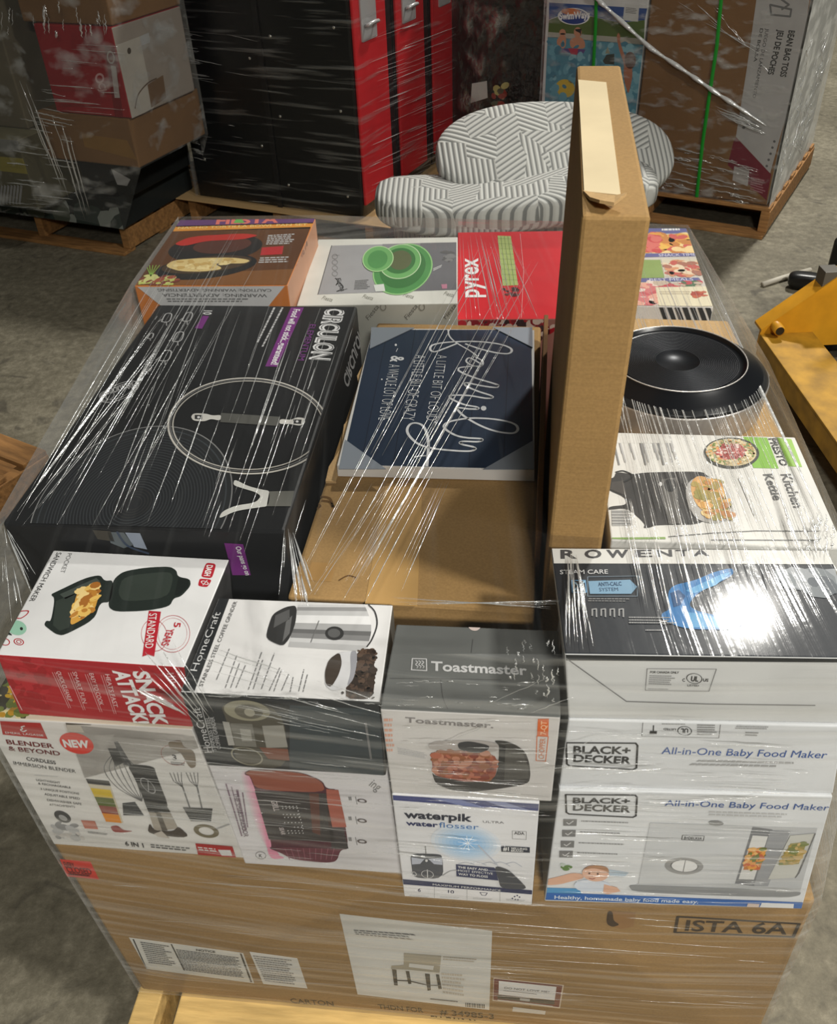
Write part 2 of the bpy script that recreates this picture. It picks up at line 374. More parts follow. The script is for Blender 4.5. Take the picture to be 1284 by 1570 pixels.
def pushed(x, y, top, w, d, yaw, s, base=None):
    '''the same box a little further off and larger, so that it clears what stands before it'''
    t = H_ - (H_ - top) * s; base = AT if base is None else base
    return (x * s, y * s, base, yaw, w * s, d * s, t - base)
AT = .619
FACES = {'top': ('LBT', 'RBT', 'RFT', 'LFT'), 'front': ('LFT', 'RFT', 'RFB', 'LFB'), 'right': ('RFT', 'RBT', 'RBB', 'RFB'),
         'left': ('LBT', 'LFT', 'LFB', 'LBB'), 'back': ('RBT', 'LBT', 'LBB', 'RBB'), 'bottom': ('LFB', 'RFB', 'RBB', 'LBB')}
ALLPTS = []
class Carton:
    """a real box with thickness: slightly crushed cuboid, panels coloured, printing lying on the panels"""
    def __init__(s, x, y, z, yaw, w, d, h, off=None, cols=None, kraft=None, bev=.0018, pile=True):
        off = off or {}; a = math.radians(yaw); s.K = {}
        def of(c):
            if c in off: return off[c]
            for alt in (c[0] + ('B' if c[1] == 'F' else 'F') + c[2], c[0] + c[1] + ('B' if c[2] == 'T' else 'T'), c[0] + ('B' if c[1] == 'F' else 'F') + ('B' if c[2] == 'T' else 'T')):
                if alt in off: return off[alt]
            return 0
        for c in (i + j + k for i in 'LR' for j in 'FB' for k in 'TB'):
            X = (w if c[0] == 'R' else 0) + of(c); Y = d if c[1] == 'B' else 0; Z = h if c[2] == 'T' else 0
            s.K[c] = Vector((x + X * math.cos(a) - Y * math.sin(a), y + X * math.sin(a) + Y * math.cos(a), z + Z))
        s.v, s.f, s.c, s.m = [], [], [], []
        cols = cols or {}; kraft = kraft if kraft is not None else ([] if cols else list(FACES))
        bm = bmesh.new(); vv = {c: bm.verts.new(p) for c, p in s.K.items()}; order = list(FACES)
        for i, k in enumerate(order):
            f = bm.faces.new([vv[c] for c in reversed(FACES[k])]); f.material_index = i
        bmesh.ops.recalc_face_normals(bm, faces=bm.faces)
        bmesh.ops.bevel(bm, geom=list(bm.edges), offset=bev, segments=2, affect='EDGES', profile=.5)
        bm.verts.index_update()
        for v in bm.verts: s.v.append(v.co.copy())
        nrm = {}
        for k in order:
            p = [s.K[c] for c in FACES[k]]; nrm[k] = (p[1] - p[2]).cross(p[0] - p[1]).normalized()
        ctr = sum(s.K.values(), Vector()) / 8
        for f in bm.faces:
            n = f.normal; best = max(order, key=lambda k: n.dot((sum((s.K[c] for c in FACES[k]), Vector()) / 4 - ctr).normalized() * 0 + nfix(s.K, k, ctr)))
            s.f.append(tuple(v.index for v in f.verts)); s.c.append(cols.get(best, cols.get('all', (.5, .5, .5, 1)))); s.m.append(1 if best in kraft else 0)
        bm.free()
        if pile: ALLPTS.extend(s.K.values())
    def face(s, k, clip=True):
        p = [s.K[c] for c in FACES[k]]
        return Face(s, p[0], p[1], p[2], p[3], clip)
    def build(s, name, label, cat='box', group=None, kraft=None, parent=None):
        o = link_mesh(name, s.v, s.f, [M_PRINT, kraft or M_KRAFT], None, s.m, cols=s.c)
        if label: tag(o, label, cat, group)
        if parent is not None: o.parent = parent
        return o
def nfix(K, k, ctr):
    p = [K[c] for c in FACES[k]]; n = (p[1] - p[0]).cross(p[3] - p[0]).normalized()
    return n if n.dot(sum(p, Vector()) / 4 - ctr) > 0 else -n
class Sticker:
    """a paper label stuck on a panel: its own mesh, child of the carton"""
    def __init__(s, face, quad_px, c, lift=.0006):
        s.v, s.f, s.c, s.m = [], [], [], []
        q = face.cvt(quad_px)
        s.P = [face.P(p, lift) for p in q]
        base = [face.P(p, .0003) for p in q]
        s.v = list(base) + list(s.P)
        s.f = [(3, 2, 1, 0), (4, 5, 6, 7)] + [(i, (i + 1) % 4, 4 + (i + 1) % 4, 4 + i) for i in range(4)]
        s.c = [c] * 6; s.m = [0] * 6
        s.F = Face(s, s.P[0], s.P[1], s.P[2], s.P[3], True)
    def build(s, name, parent, label=None):
        o = link_mesh(name, s.v, s.f, [M_PRINT], None, s.m, cols=s.c)
        o.parent = parent
        if label: o['label'] = label
        return o
def cx(sx, sy, sc):      # crop coordinates -> photo coordinates
    return lambda *p: [(sx + a / sc, sy + b / sc) for a, b in p] if len(p) > 1 else (sx + p[0][0] / sc, sy + p[0][1] / sc)

WHITE, BLK, NAVY = L(232, 232, 230), L(26, 27, 29), L(34, 46, 92)
AT = .619
# ------------------------------------------------------------------ the big carton at the bottom and its pallet
def pallet(name, label, o, yaw, w, d, wood, group=None, boards=7, h=.14, deep=.02):
    root = empty(name, (o[0], o[1], 0), label, 'pallet', group, math.radians(yaw))
    n = boards; bw = .095; gap = (d - bw) / (n - 1)
    for i in range(n):
        bm = bmesh.new(); bx(bm, (.0 if i else .085), w, i * gap, i * gap + bw, h - .018, h, .003); bm_obj('deck_board', bm, wood, root)
    for i in range(3):
        x = (w - .04) * i / 2; bm = bmesh.new()
        bx(bm, x, x + .045, -.002, d, .018, h - .018, .003); bm_obj('stringer', bm, wood, root)
    for i in range(4):
        y = -.055 + i * (d - .04) / 3; bm = bmesh.new(); bx(bm, .0 if i else .07, w, y, y + .1, 0, .018, .003); bm_obj('bottom_board', bm, wood, root)
    return root
a7 = math.radians(-7.21)
pallet('wooden_pallet', 'pale new pine pallet under the big furniture carton, nearest the viewer', (-.5414 + .0 - .055 * math.sin(-a7), .7077 - .055 * math.cos(a7)), -7.21, 1.06, 1.2, M_WOOD)

A = Carton(-.5414, .7077, .14, -7.21, 1.06, 1.15, .4788, {'LFT': -.008, 'RFT': -.0051, 'LFB': .0123, 'RFB': .0079}, bev=.006)
F = A.face('front'); c = cx(640, 1370, 1.994); INK = L(58, 44, 30)
F.line(c((797, 70), (1168, 92), (1150, 132), (788, 118)), .0045, INK, 1, closed=True)
F.text('ISTA 6A', *c((818, 112), (1130, 124), (826, 80)), INK, .02)
F.text('CARTON', (447, 1537), (513, 1542), (444, 1530), INK, .01)
F.text('THDN FOR', (581, 1546), (650, 1552), (578, 1539), INK, .01)
F.text('# 34985-3', (675, 1555), (758, 1562), (673, 1547), INK, .01)
F.text('EN CAJA N', (662, 1563), (730, 1569), (660, 1557), INK, .01)
F.poly([(932, 1396), (975, 1399), (972, 1420), (955, 1424), (938, 1420)], L(150, 112, 70), 1)
F.poly([(932, 1396), (940, 1397), (941, 1411), (951, 1417), (940, 1421), (930, 1416)], L(60, 44, 30), 2)
carton = A.build('furniture_carton', 'huge brown furniture carton marked ISTA 6A, under all the other boxes', kraft=M_KRAFT)
carton.data.materials[1] = M_KRAFT
# stickers on it
s = Sticker(F, [(521, 1400.7), (755, 1427), (750.5, 1548), (548.6, 1524)], L(226, 225, 220)); G = s.F; c = cx(520, 1390, 3.567)
G.micro(*c((80, 125), (430, 150), (530, 200), (95, 155)), 3, L(120), fill=.5, word=.07)
G.poly(c((355, 252), (560, 268), (550, 362), (385, 345), (285, 340), (287, 322), (355, 318)), L(176, 168, 150), 1, sm=False)
G.poly(c((385, 308), (520, 322), (515, 345), (382, 328)), L(226, 225, 220), 2)
for p in [((290, 340), (315, 343), (322, 430), (302, 428)), ((365, 350), (385, 352), (397, 420), (380, 422)), ((470, 365), (497, 367), (503, 455), (485, 458)), ((530, 368), (548, 370), (563, 448), (545, 450))]:
    G.poly(c(*p), L(52, 50, 46), 2)
G.line(c((318, 402), (385, 405), (485, 428), (550, 430)), .003, L(52, 50, 46), 2)
G.micro(*c((570, 270), (760, 285), (755, 310), (570, 295)), 2, L(190, 180, 165)); G.micro(*c((560, 360), (690, 370), (700, 500), (570, 480)), 6, L(200, 192, 180), word=.1)
G.micro(*c((500, 500), (690, 520), (690, 530), (500, 512)), 1, L(120), word=.03)
for i in range(12): G.poly(c((692 + i * 9, 524 + i * .8), (696 + i * 9 + (i % 3), 524 + i * .8), (696 + i * 9 + (i % 3), 546 + i * .8), (692 + i * 9, 546 + i * .8)), L(40), 2)
s.build('product_sheet', carton, 'white sheet with a picture of a chair')
s = Sticker(F, [(198, 1437), (373, 1461), (390, 1507), (225, 1485)], L(222, 220, 212)); G = s.F; c = cx(180, 1420, 4.28)
G.line(c((105, 85), (190, 275)), .0022, L(40), 1); G.line(c((355, 118), (440, 288)), .0022, L(40), 1); G.line(c((810, 178), (880, 365)), .003, L(40), 1)
G.text('NOTICE', *c((520, 160), (645, 174), (516, 147)), L(40), .03)
G.micro(*c((150, 100), (340, 128), (400, 268), (210, 245)), 11, L(110), seed=2); G.micro(*c((385, 150), (800, 205), (850, 345), (440, 290)), 14, L(110), seed=3, word=.04, ragged=.08)
s.build('notice_label', carton, 'white notice label with small print')
s = Sticker(F, [(383, 1459), (456, 1469), (471.6, 1515), (404, 1508)], L(226, 225, 220)); G = s.F
G.micro(*c((890, 190), (1150, 220), (1220, 395), (975, 365)), 12, L(140), seed=5)
s.build('small_print_label', carton, 'plain white label with small print')
s = Sticker(F, [(92, 1317), (139, 1321), (152, 1348), (103, 1343)], L(214, 62, 50)); G = s.F; c = cx(0, 1080, 3.379)
G.text('EVERY', *c((338, 842), (392, 848), (326, 814)), L(110, 26, 24), .02); G.text('CLOSED', *c((352, 868), (480, 880), (340, 838)), L(110, 26, 24), .02); G.micro(*c((355, 872), (490, 884), (500, 900), (362, 892)), 1, L(110, 26, 24))
s.build('red_sticker', carton, 'small red sticker')
s = Sticker(F, [(757, 1499), (865, 1510), (859, 1545.6), (755.5, 1534)], L(214, 196, 176)); G = s.F; c = cx(520, 1390, 3.567)
G.poly(c((849, 394), (1222, 432), (1204, 548), (845, 509)), L(112, 44, 38), 1)
G.poly(c((875, 404), (1190, 437), (1180, 510), (873, 478)), L(236), 2); G.text('DO NOT LOVE ME?', *c((905, 446), (1150, 470), (906, 436)), L(60), .02, 3)
G.micro(*c((900, 455), (1130, 480), (1130, 486), (900, 461)), 1, L(120), 3, word=.03); G.poly(c((868, 480), (1180, 512), (1178, 534), (868, 502)), L(60, 58, 54), 2); G.poly(c((990, 497), (1045, 502), (1043, 516), (990, 510)), L(190), 3)
G.line(c((870, 508), (1168, 542)), .0022, L(236), 3)
s.build('framed_label', carton, 'label with a dark red frame')
s = Sticker(F, [(787, 1543.6), (837, 1550), (836, 1555), (786, 1550)], L(220, 215, 208)); s.build('strip_label', carton)

# ------------------------------------------------------------------ front row, left stack
FD = L(226, 224, 220)
B = Carton(-.5486, .7068, AT, -7.0, .2737, .18, .2898, {'LFB': .0023, 'RFB': .0105, 'LFT': -.0017, 'RFT': -.0077}, {'all': FD, 'top': L(214, 208, 186)})
F = B.face('front'); c = cx(0, 1080, 3.379); DR = L(110, 34, 36)
F.poly(c((440, 380), (330, 100), (1200, 180), (1000, 100), (330, 75)), L(214, 210, 204), 1)
F.poly(c((0, 85), (210, 95), (248, 178), (15, 155)), L(176, 38, 34), 1)
F.line(c((128, 110), (112, 115), (118, 124), (108, 130), (122, 138), (138, 132)), .0016, WHITE, 2, True)
F.text('EMERIL LAGASSE', *c((30, 148), (228, 164), (27, 138)), WHITE, .01)
F.text('BLENDER', *c((38, 203), (282, 226), (31, 180)), DR, .02); F.text('& BEYOND', *c((48, 236), (315, 264), (41, 214)), DR, .02)
F.text('CORDLESS', *c((140, 288), (292, 309), (134, 270)), L(50), .02); F.text('IMMERSION BLENDER', *c((74, 310), (395, 354), (67, 292)), L(50), .02)
for st, p in [('LIGHTWEIGHT', ((190, 394), (315, 410), (187, 383))), ('& RECHARGEABLE', ((200, 412), (368, 434), (198, 402))), ('3 UNIQUE POSITIONS', ((212, 440), (412, 466), (210, 430))), ('ADJUSTABLE SPEED', ((232, 468), (416, 492), (230, 457))), ('DISHWASHER SAFE', ((246, 498), (424, 520), (244, 487))), ('ATTACHMENTS', ((258, 522), (390, 534), (256, 512)))]:
    F.text(st, *c(*p), L(70), .01)
F.ell(*sum(map(list, c((398, 200), (486, 212), (390, 145))), []), L(216, 58, 44), 2); F.text('NEW', *c((335, 216), (468, 222), (328, 180)), WHITE, .05, 3)
F.line(c((180, 365), (300, 372)), .001, L(190), 1)
F.poly(c((590, 190), (612, 190), (690, 320), (640, 310)), L(84), 2); F.poly(c((560, 225), (610, 225), (640, 300), (600, 320)), L(66), 3)
for k in range(7): F.line(c((600 + k * 3, 240), (540 + k * 28, 330), (610 + k * 22, 430), (735, 500)), .0012, L(120), 2, True)
F.poly(c((655, 305), (800, 318), (810, 360), (885, 550), (775, 560), (700, 380)), L(58), 3); F.ell(*sum(map(list, c((768, 418), (806, 435), (755, 380))), []), L(170), 4, .88); F.line(c((768, 390), (772, 446)), .0012, L(170), 4)
F.poly(c((748, 498), (855, 508), (885, 555), (770, 552)), L(40), 4)
F.poly(c((772, 555), (885, 560), (925, 640), (802, 652)), L(168, 160, 148), 4); F.poly(c((810, 560), (835, 562), (870, 650), (842, 650)), L(96, 90, 82), 5)
F.poly(c((775, 608), (800, 650), (900, 655), (925, 625), (992, 690), (765, 668)), L(72, 64, 58), 5); F.poly(c((800, 665), (840, 650), (880, 690), (820, 680)), L(190, 182, 172), 6)
F.poly(c((445, 383), (565, 395), (575, 420), (457, 408)), L(52), 2); F.poly(c((457, 408), (575, 424), (640, 612), (552, 606)), L(206, 196, 170), 2)
for y0, y1, cc in [(430, 475, L(216, 186, 60)), (475, 520, L(92, 104, 44)), (520, 560, L(140, 56, 36)), (560, 604, L(222, 140, 40))]:
    k0, k1 = (y0 - 408) / 200, (y1 - 408) / 200
    F.poly(c((460 + k0 * 92, y0), (565 + k0 * 68, y0 + 10), (565 + k1 * 68, y1 + 8), (460 + k1 * 92, y1)), cc, 3)
F.poly(c((635, 510), (700, 503), (748, 575), (640, 572)), L(50, 52, 56), 2)
F.poly(c((570, 630), (610, 625), (640, 650), (695, 655), (640, 662), (590, 660)), L(150, 44, 34), 2)
for k in range(2):
    for j in range(4): F.line(c((880 + k * 85 + j * 20, 352), (900 + k * 85 + j * 14, 395), (948 + k * 75, 428)), .0011, L(110), 2)
    F.line(c((948 + k * 75, 428), (985 + k * 62, 535)), .002, L(120), 2)
F.poly(c((948, 530), (1102, 538), (1095, 606), (990, 602)), L(56), 3)
F.ell(*sum(map(list, c((1070, 655), (1135, 660), (1060, 620))), []), L(120, 112, 90), 2, .6); F.line(c((1120, 645), (1205, 612)), .003, L(170), 2)
F.ell(*sum(map(list, c((900, 262), (965, 280), (905, 212))), []), L(160, 90, 80), 2, .96); F.text('3', *c((895, 285), (918, 288), (890, 258)), L(60), .02)
F.poly(c((870, 190), (940, 180), (950, 215), (1010, 240), (1020, 320), (985, 330), (935, 240), (880, 225)), L(128, 116, 100), 3); F.micro(*c((885, 295), (960, 302), (965, 320), (888, 312)), 2, L(110))
F.poly(c((330, 75), (500, 90), (470, 105), (345, 103)), L(80, 74, 62), 2); F.poly(c((345, 103), (420, 108), (440, 145), (350, 140)), L(190, 184, 172), 2)
F.ell(*sum(map(list, c((325, 580), (368, 590), (318, 550))), []), L(70), 2); F.ell(*sum(map(list, c((328, 585), (350, 590), (322, 570))), []), L(170), 3)
F.poly(c((420, 598), (492, 603), (510, 645), (440, 640)), L(196, 120, 100), 2); F.micro(*c((455, 655), (560, 668), (565, 680), (460, 668)), 2, L(130))
F.food(c((265, 600), (380, 620), (440, 700), (300, 690)), [L(190), L(150), L(210, 205, 200)], 30, .006, 1)
F.text('6 IN 1', *c((652, 730), (748, 740), (645, 708)), L(40), .03); F.micro(*c((780, 722), (990, 742), (995, 765), (785, 745)), 2, L(80), word=.12)
F.poly(c((1013, 718), (1205, 733), (1228, 803), (1030, 788)), L(178, 34, 36), 2); F.micro(*c((1025, 735), (1120, 745), (1130, 765), (1035, 757)), 2, WHITE, 3, word=.3); F.poly(c((1130, 750), (1195, 752), (1205, 782), (1150, 780)), L(225), 3)
T = B.face('top'); T.food([(-60, 1030), (30, 1040), (40, 1100), (-40, 1100)], [L(236, 190, 50), L(120, 132, 60), L(60, 56, 40), L(240, 225, 170), L(200, 150, 40)], 90, .008, 1)
B.build('immersion_blender_carton', 'white carton with a red NEW disc and a pictured immersion blender')

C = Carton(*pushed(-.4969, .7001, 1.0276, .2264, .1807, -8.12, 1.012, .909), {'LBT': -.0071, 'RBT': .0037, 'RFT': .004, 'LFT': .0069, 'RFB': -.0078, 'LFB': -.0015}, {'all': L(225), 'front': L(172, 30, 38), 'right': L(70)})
F = C.face('top'); c = cx(0, 820, 3.379); RD = L(178, 34, 48)
F.text('SANDWICH MAKER', *c((296, 92), (150, 345), (320, 98)), L(38), .03); F.text('POCKET', *c((352, 97), (312, 198), (374, 100)), L(120), .0); F.micro(*c((250, 130), (262, 132), (120, 380), (108, 376)), 1, L(170), word=.3)
F.poly(c((1078, 146), (1112, 150), (1120, 160), (1102, 218), (1090, 226), (1048, 220), (1044, 210), (1066, 152)), RD, 1); F.poly(c((1040, 228), (1092, 232), (1096, 240), (1078, 268), (1068, 272), (1030, 266), (1028, 256), (1034, 232)), RD, 1)
F.text('DASH', *c((1074, 158), (1058, 214), (1104, 162)), WHITE, .03); F.ell(*sum(map(list, c((1062, 250), (1082, 253), (1058, 240))), []), WHITE, 2, .75); F.line(c((1052, 262), (1074, 238)), .0012, WHITE, 2)
D1, D2 = L(34, 42, 38), L(52, 60, 54)
F.poly(c((560, 375), (572, 300), (590, 230), (640, 190), (760, 170), (880, 165), (915, 185), (922, 218), (985, 230), (990, 265), (940, 320), (900, 330), (880, 372), (760, 395), (600, 400)), D1, 1)
F.poly(c((640, 215), (880, 190), (900, 225), (870, 330), (640, 350), (610, 300)), D2, 2); F.poly(c((925, 225), (980, 236), (975, 270), (930, 312), (905, 315)), L(26, 32, 30), 2)
F.poly(c((262, 310), (300, 292), (440, 225), (520, 208), (542, 240), (590, 236), (575, 350), (520, 352), (490, 440), (330, 524), (290, 515), (262, 495), (228, 468), (240, 445), (265, 450), (285, 330)), D1, 1)
F.poly(c((310, 310), (500, 225), (520, 245), (340, 335)), L(70, 78, 72), 2); F.poly(c((290, 345), (390, 305), (360, 480), (310, 500), (275, 470)), D2, 2)
F.poly(c((400, 300), (450, 268), (522, 243), (512, 320), (492, 392), (430, 440), (362, 476), (375, 400)), L(214, 160, 70), 3); F.food(c((400, 300), (515, 255), (485, 390), (375, 460)), [L(232, 190, 100), L(190, 130, 52), L(170, 108, 44), L(240, 210, 140)], 60, .006, 4)
F.ell(*sum(map(list, c((895, 512), (985, 520), (905, 418))), []), RD, 1, .975); F.ell(*sum(map(list, c((895, 512), (970, 518), (903, 432))), []), RD, 1, .985)
F.ell(*sum(map(list, c((800, 520), (868, 535), (806, 440))), []), RD, 1, .97)
F.poly(c((772, 395), (835, 400), (800, 632), (770, 622), (738, 632)), RD, 2, sm=False); F.text('STANDARD', *c((775, 410), (752, 590), (815, 412)), WHITE, .0, 3)
F.text('5', *c((905, 455), (900, 480), (938, 460)), RD, .02); F.text('YEARS', *c((868, 488), (835, 575), (905, 492)), RD, .02, 3)
F.ell(*sum(map(list, c((88, 482), (138, 490), (92, 445))), []), L(150, 196, 172), 1); F.ell(*sum(map(list, c((112, 488), (120, 490), (113, 480))), []), L(40), 2); F.poly(c((35, 455), (50, 450), (40, 500), (70, 525), (28, 515), (22, 490)), D1, 2)
F.line(c((80, 425), (100, 400), (145, 395), (140, 412), (110, 432), (82, 432)), .0015, RD, 1, True, True); F.ell(*sum(map(list, c((27, 556), (52, 560), (30, 538))), []), RD, 1, .8); F.ell(*sum(map(list, c((98, 555), (125, 560), (100, 538))), []), RD, 1, .8); F.ell(*sum(map(list, c((98, 555), (112, 558), (99, 546))), []), RD, 1, .7)
F = C.face('front')
F.text('SNACK', *c((688, 705), (800, 985), (765, 698)), L(235), .04); F.text('ATTACK!', *c((585, 700), (700, 975), (662, 694)), L(235), .04)
for k, (x, y, xe, ye) in enumerate([(262, 690, 370, 905), (345, 692, 445, 915), (432, 700, 532, 925), (515, 705, 605, 935)]):
    F.micro(*c((x + 8, y), (x + 62, y - 4), (xe + 12, ye), (xe - 25, ye)), 1, L(172, 30, 38), 1)
    F.text(['QUICK CLEANUP', 'SMART FUN', 'EASY TO COOK', 'HEATS FAST'][k], *c((x + 30, y + 15), (xe - 14, ye - 45), (x + 52, y + 13)), L(225, 190, 190), .01)
    for j in range(2): F.line(c((x + 22 - j * 12, y + 20), (xe - 22 - j * 10 + 20, ye - 10)), .0008, L(215, 150, 150), 2)
F.line(c((52, 780), (115, 905)), .0015, L(220, 160, 160), 2); F.micro(*c((865, 715), (905, 712), (925, 770), (885, 775)), 4, L(225, 180, 180))
F.food(c((20, 640), (230, 640), (260, 900), (110, 900)), [L(160, 24, 32), L(182, 38, 46)], 70, .007, 1)
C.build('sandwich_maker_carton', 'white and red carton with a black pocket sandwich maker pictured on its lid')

# ------------------------------------------------------------------ front row, second stack
E_ = Carton(-.2709, .6645, AT, -6.456, .224, .155, .2494, {'LFB': .0059, 'RFB': .0045, 'LFT': -.0046, 'RFT': -.0035}, {'all': L(222, 220, 222)})
F = E_.face('front'); c = cx(320, 1150, 4.0125)
for k in range(6): F.poly(c((185 + k * 14, 130), (262, 130), (420, 640), (440 + k * 8, 665), (400 - k * 6, 668), (300 + k * 10, 500)), L(222 + k, 208 - k * 12, 214 - k * 8), 1 + k * .1)
F.poly(c((220, 135), (270, 113), (560, 130), (700, 185), (725, 235), (800, 240), (868, 606), (812, 612), (790, 682), (720, 692), (520, 672), (440, 628), (370, 602), (395, 588), (262, 160), (225, 150)), L(82, 40, 52), 2)
F.poly(c((222, 138), (272, 116), (560, 132), (700, 188), (720, 260), (290, 240), (262, 160)), L(150, 84, 66), 3)
F.poly(c((285, 246), (722, 262), (780, 560), (372, 545)), L(62, 58, 58), 4); F.poly(c((620, 260), (680, 262), (690, 520), (640, 500)), L(96, 62, 54), 5)
F.poly(c((725, 235), (800, 242), (850, 470), (740, 470)), L(176, 100, 84), 4); F.poly(c((740, 470), (830, 475), (862, 602), (760, 602)), L(64, 60, 62), 4)
F.poly(c((395, 590), (830, 605), (808, 612), (788, 680), (720, 690), (520, 670), (440, 626)), L(106, 52, 66), 4)
for i in range(9):
    F.line(c((470 + i * 38, 600), (500 + i * 32, 668)), .001, L(150, 90, 104), 5)
for y, n_, x0 in [(340, 5, 455), (352, 5, 458), (390, 5, 462), (408, 5, 470), (440, 5, 470), (468, 3, 530), (490, 5, 490), (505, 5, 495)]:
    for i in range(n_): F.dot(*c((x0 + i * 22, y)), .9, .7, L(225), 6, n=8)
for y in range(8): F.dot(*c((548 + y * 5, 350 + y * 18)), .8, .8, L(225), 6, n=8)
F.text('GRILL', *c((385, 305), (405, 370), (420, 302)), L(190, 180, 180), .02, 6); F.text('SEAR', *c((435, 470), (450, 515), (462, 470)), L(190, 180, 180), .02, 6)
F.micro(*c((100, 200), (220, 225), (235, 530), (200, 530)), 1, L(222, 215, 220), 2)
for k in range(4): F.line(c((108 + k * 34, 205 + k * 18), (205 + k * 12, 525 - k * 18)), [.002, .0012, .0030, .0018][k], L(132, 112, 126), 3)
F.text('THE SMART INDOOR', *c((150, 262), (218, 530), (182, 258)), L(110, 92, 106), .02, 4)
F.ell(*sum(map(list, c((322, 645), (355, 648), (322, 622))), []), L(90), 3, .9); F.text('K', *c((312, 655), (332, 657), (310, 636)), L(70), .02, 4)
for y in (310, 432, 560): F.micro(*c((860, y - 25), (885, y - 25), (890, y + 18), (868, y + 18)), 1, L(140), 3); F.ell(*sum(map(list, c((945, y), (975, y + 4), (945, y - 12))), []), L(100, 90, 90), 3, .6); F.line(c((905, y - 25), (915, y + 20)), .001, L(120), 3)
F.text('ing', *c((985, 215), (1040, 250), (1005, 165)), L(130), .0, 3)
E_.build('indoor_grill_carton', 'pale carton with a dark red indoor grill pictured on it, under the coffee grinder carton')

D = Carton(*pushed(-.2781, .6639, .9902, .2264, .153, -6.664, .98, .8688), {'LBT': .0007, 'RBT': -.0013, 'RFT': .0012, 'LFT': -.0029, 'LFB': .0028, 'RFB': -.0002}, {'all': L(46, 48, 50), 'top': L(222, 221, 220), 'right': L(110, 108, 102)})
F = D.face('top'); c = cx(270, 890, 3.669)
F.poly(c((210, 92), (303, 96), (103, 628), (12, 622)), L(40, 42, 44), 1)
F.text('HomeCraft', *c((118, 512), (252, 182), (80, 505)), L(220), -.008, 2); F.text('STAINLESS STEEL COFFEE GRINDER', *c((150, 598), (346, 120), (128, 594)), L(60), .005)
for k, (x, y, x2, y2) in enumerate([(225, 560, 300, 380), (275, 605, 355, 380), (305, 605, 365, 440), (335, 605, 392, 470), (405, 615, 482, 398), (432, 612, 495, 420), (478, 612, 555, 400), (522, 622, 592, 470), (548, 625, 600, 480), (592, 620, 640, 510), (640, 628, 662, 520), (688, 625, 725, 470), (712, 628, 745, 500)]):
    F.micro(*c((x, y), (x2, y2), (x2 + 13, y2), (x + 13, y)), 1, L(120), seed=k, word=.14)
for k, (yy, cc) in enumerate([(0, 205), (14, 150), (36, 192), (64, 226), (112, 168), (150, 104), (175, 130), (205, 198), (230, 180)]):
    y2 = [14, 36, 64, 112, 150, 175, 205, 230, 262][k]
    f = lambda y: (y / 262)
    F.poly(c((685 - 55 * f(yy) + 2, 138 + yy * .9), (1060 + 40 * math.sin(f(yy) * 3.1), 138 + yy), (1060 + 40 * math.sin(f(y2) * 3.1), 138 + y2), (685 - 55 * f(y2) + 2, 138 + y2 * .9)), L(cc), 1)
F.line(c((1085, 140), (1120, 180), (1132, 250), (1105, 330), (1075, 375)), .0018, L(60), 3, True)
F.poly(c((545, 190), (620, 150), (682, 142), (675, 240), (640, 330), (600, 375), (505, 330), (520, 260)), L(52), 3); F.poly(c((560, 200), (640, 165), (640, 220), (550, 270)), L(88), 4); F.poly(c((620, 235), (655, 200), (640, 300), (600, 350)), L(104), 4)
F.ell(*sum(map(list, c((893, 300), (945, 302), (895, 262))), []), L(54), 4); F.ell(*sum(map(list, c((890, 300), (925, 302), (892, 275))), []), L(92), 5)
F.line(c((760, 350), (805, 230)), .0012, L(110), 4)
F.poly(c((925, 405), (1020, 400), (1018, 480), (1000, 560), (955, 610), (880, 625), (838, 590), (840, 500), (880, 430)), L(206, 206, 208), 4); F.poly(c((980, 402), (1020, 400), (1018, 480), (1000, 560), (960, 605), (985, 520)), L(150, 150, 156), 5)
F.poly(c((922, 405), (936, 470), (915, 540), (875, 605), (843, 590), (838, 520), (860, 450)), L(62, 52, 44), 6)
F.poly(c((1060, 385), (1115, 390), (1118, 640), (1075, 672), (960, 668), (955, 600), (1010, 540), (1030, 430)), L(66, 52, 44), 3)
F.food(c((1035, 390), (1118, 395), (1110, 665), (960, 660)), [L(44, 34, 28), L(84, 66, 54), L(56, 44, 36)], 220, .0032, 4)
F.dot(*c((938, 635)), 2.2, 2, L(44, 34, 28), 4)
F = D.face('front')
F.text('HomeCraft', *c((205, 965), (135, 712), (162, 970)), L(215), -.008); F.text('STAINLESS STEEL', *c((228, 955), (186, 765), (205, 960)), L(190), .0); F.text('COFFEE GRINDER', *c((255, 945), (214, 765), (232, 948)), L(190), .0); F.line(c((212, 965), (145, 710)), .0008, L(180), 2)
F.poly(c((245, 680), (600, 705), (640, 1060), (350, 1040), (320, 930), (290, 800)), L(84, 80, 70), 1)
F.ell(*sum(map(list, c((400, 730), (530, 740), (395, 672))), []), L(146, 142, 122), 2); F.ell(*sum(map(list, c((410, 735), (490, 742), (408, 695))), []), L(100, 96, 84), 3); F.ell(*sum(map(list, c((415, 738), (445, 742), (414, 715))), []), L(160, 156, 140), 4)
F.poly(c((262, 790), (300, 795), (332, 925), (296, 925)), L(168, 166, 160), 2); F.poly(c((305, 800), (430, 805), (455, 935), (335, 928)), L(120, 118, 110), 2); F.poly(c((360, 830), (420, 835), (430, 900), (372, 900)), L(160, 158, 150), 3)
F.poly(c((485, 815), (605, 812), (630, 935), (510, 940)), L(150, 148, 140), 2); F.poly(c((470, 935), (630, 945), (640, 1010), (520, 1000)), L(128, 82, 66), 3)
F.ell(*sum(map(list, c((400, 985), (490, 1000), (395, 935))), []), L(150, 146, 128), 3, .9)
F.line(c((1068, 800), (1098, 1000)), .0025, L(120), 2)
F.poly(c((640, 700), (1060, 720), (1145, 735), (1170, 1095), (640, 1060)), L(62, 70, 74), 1)
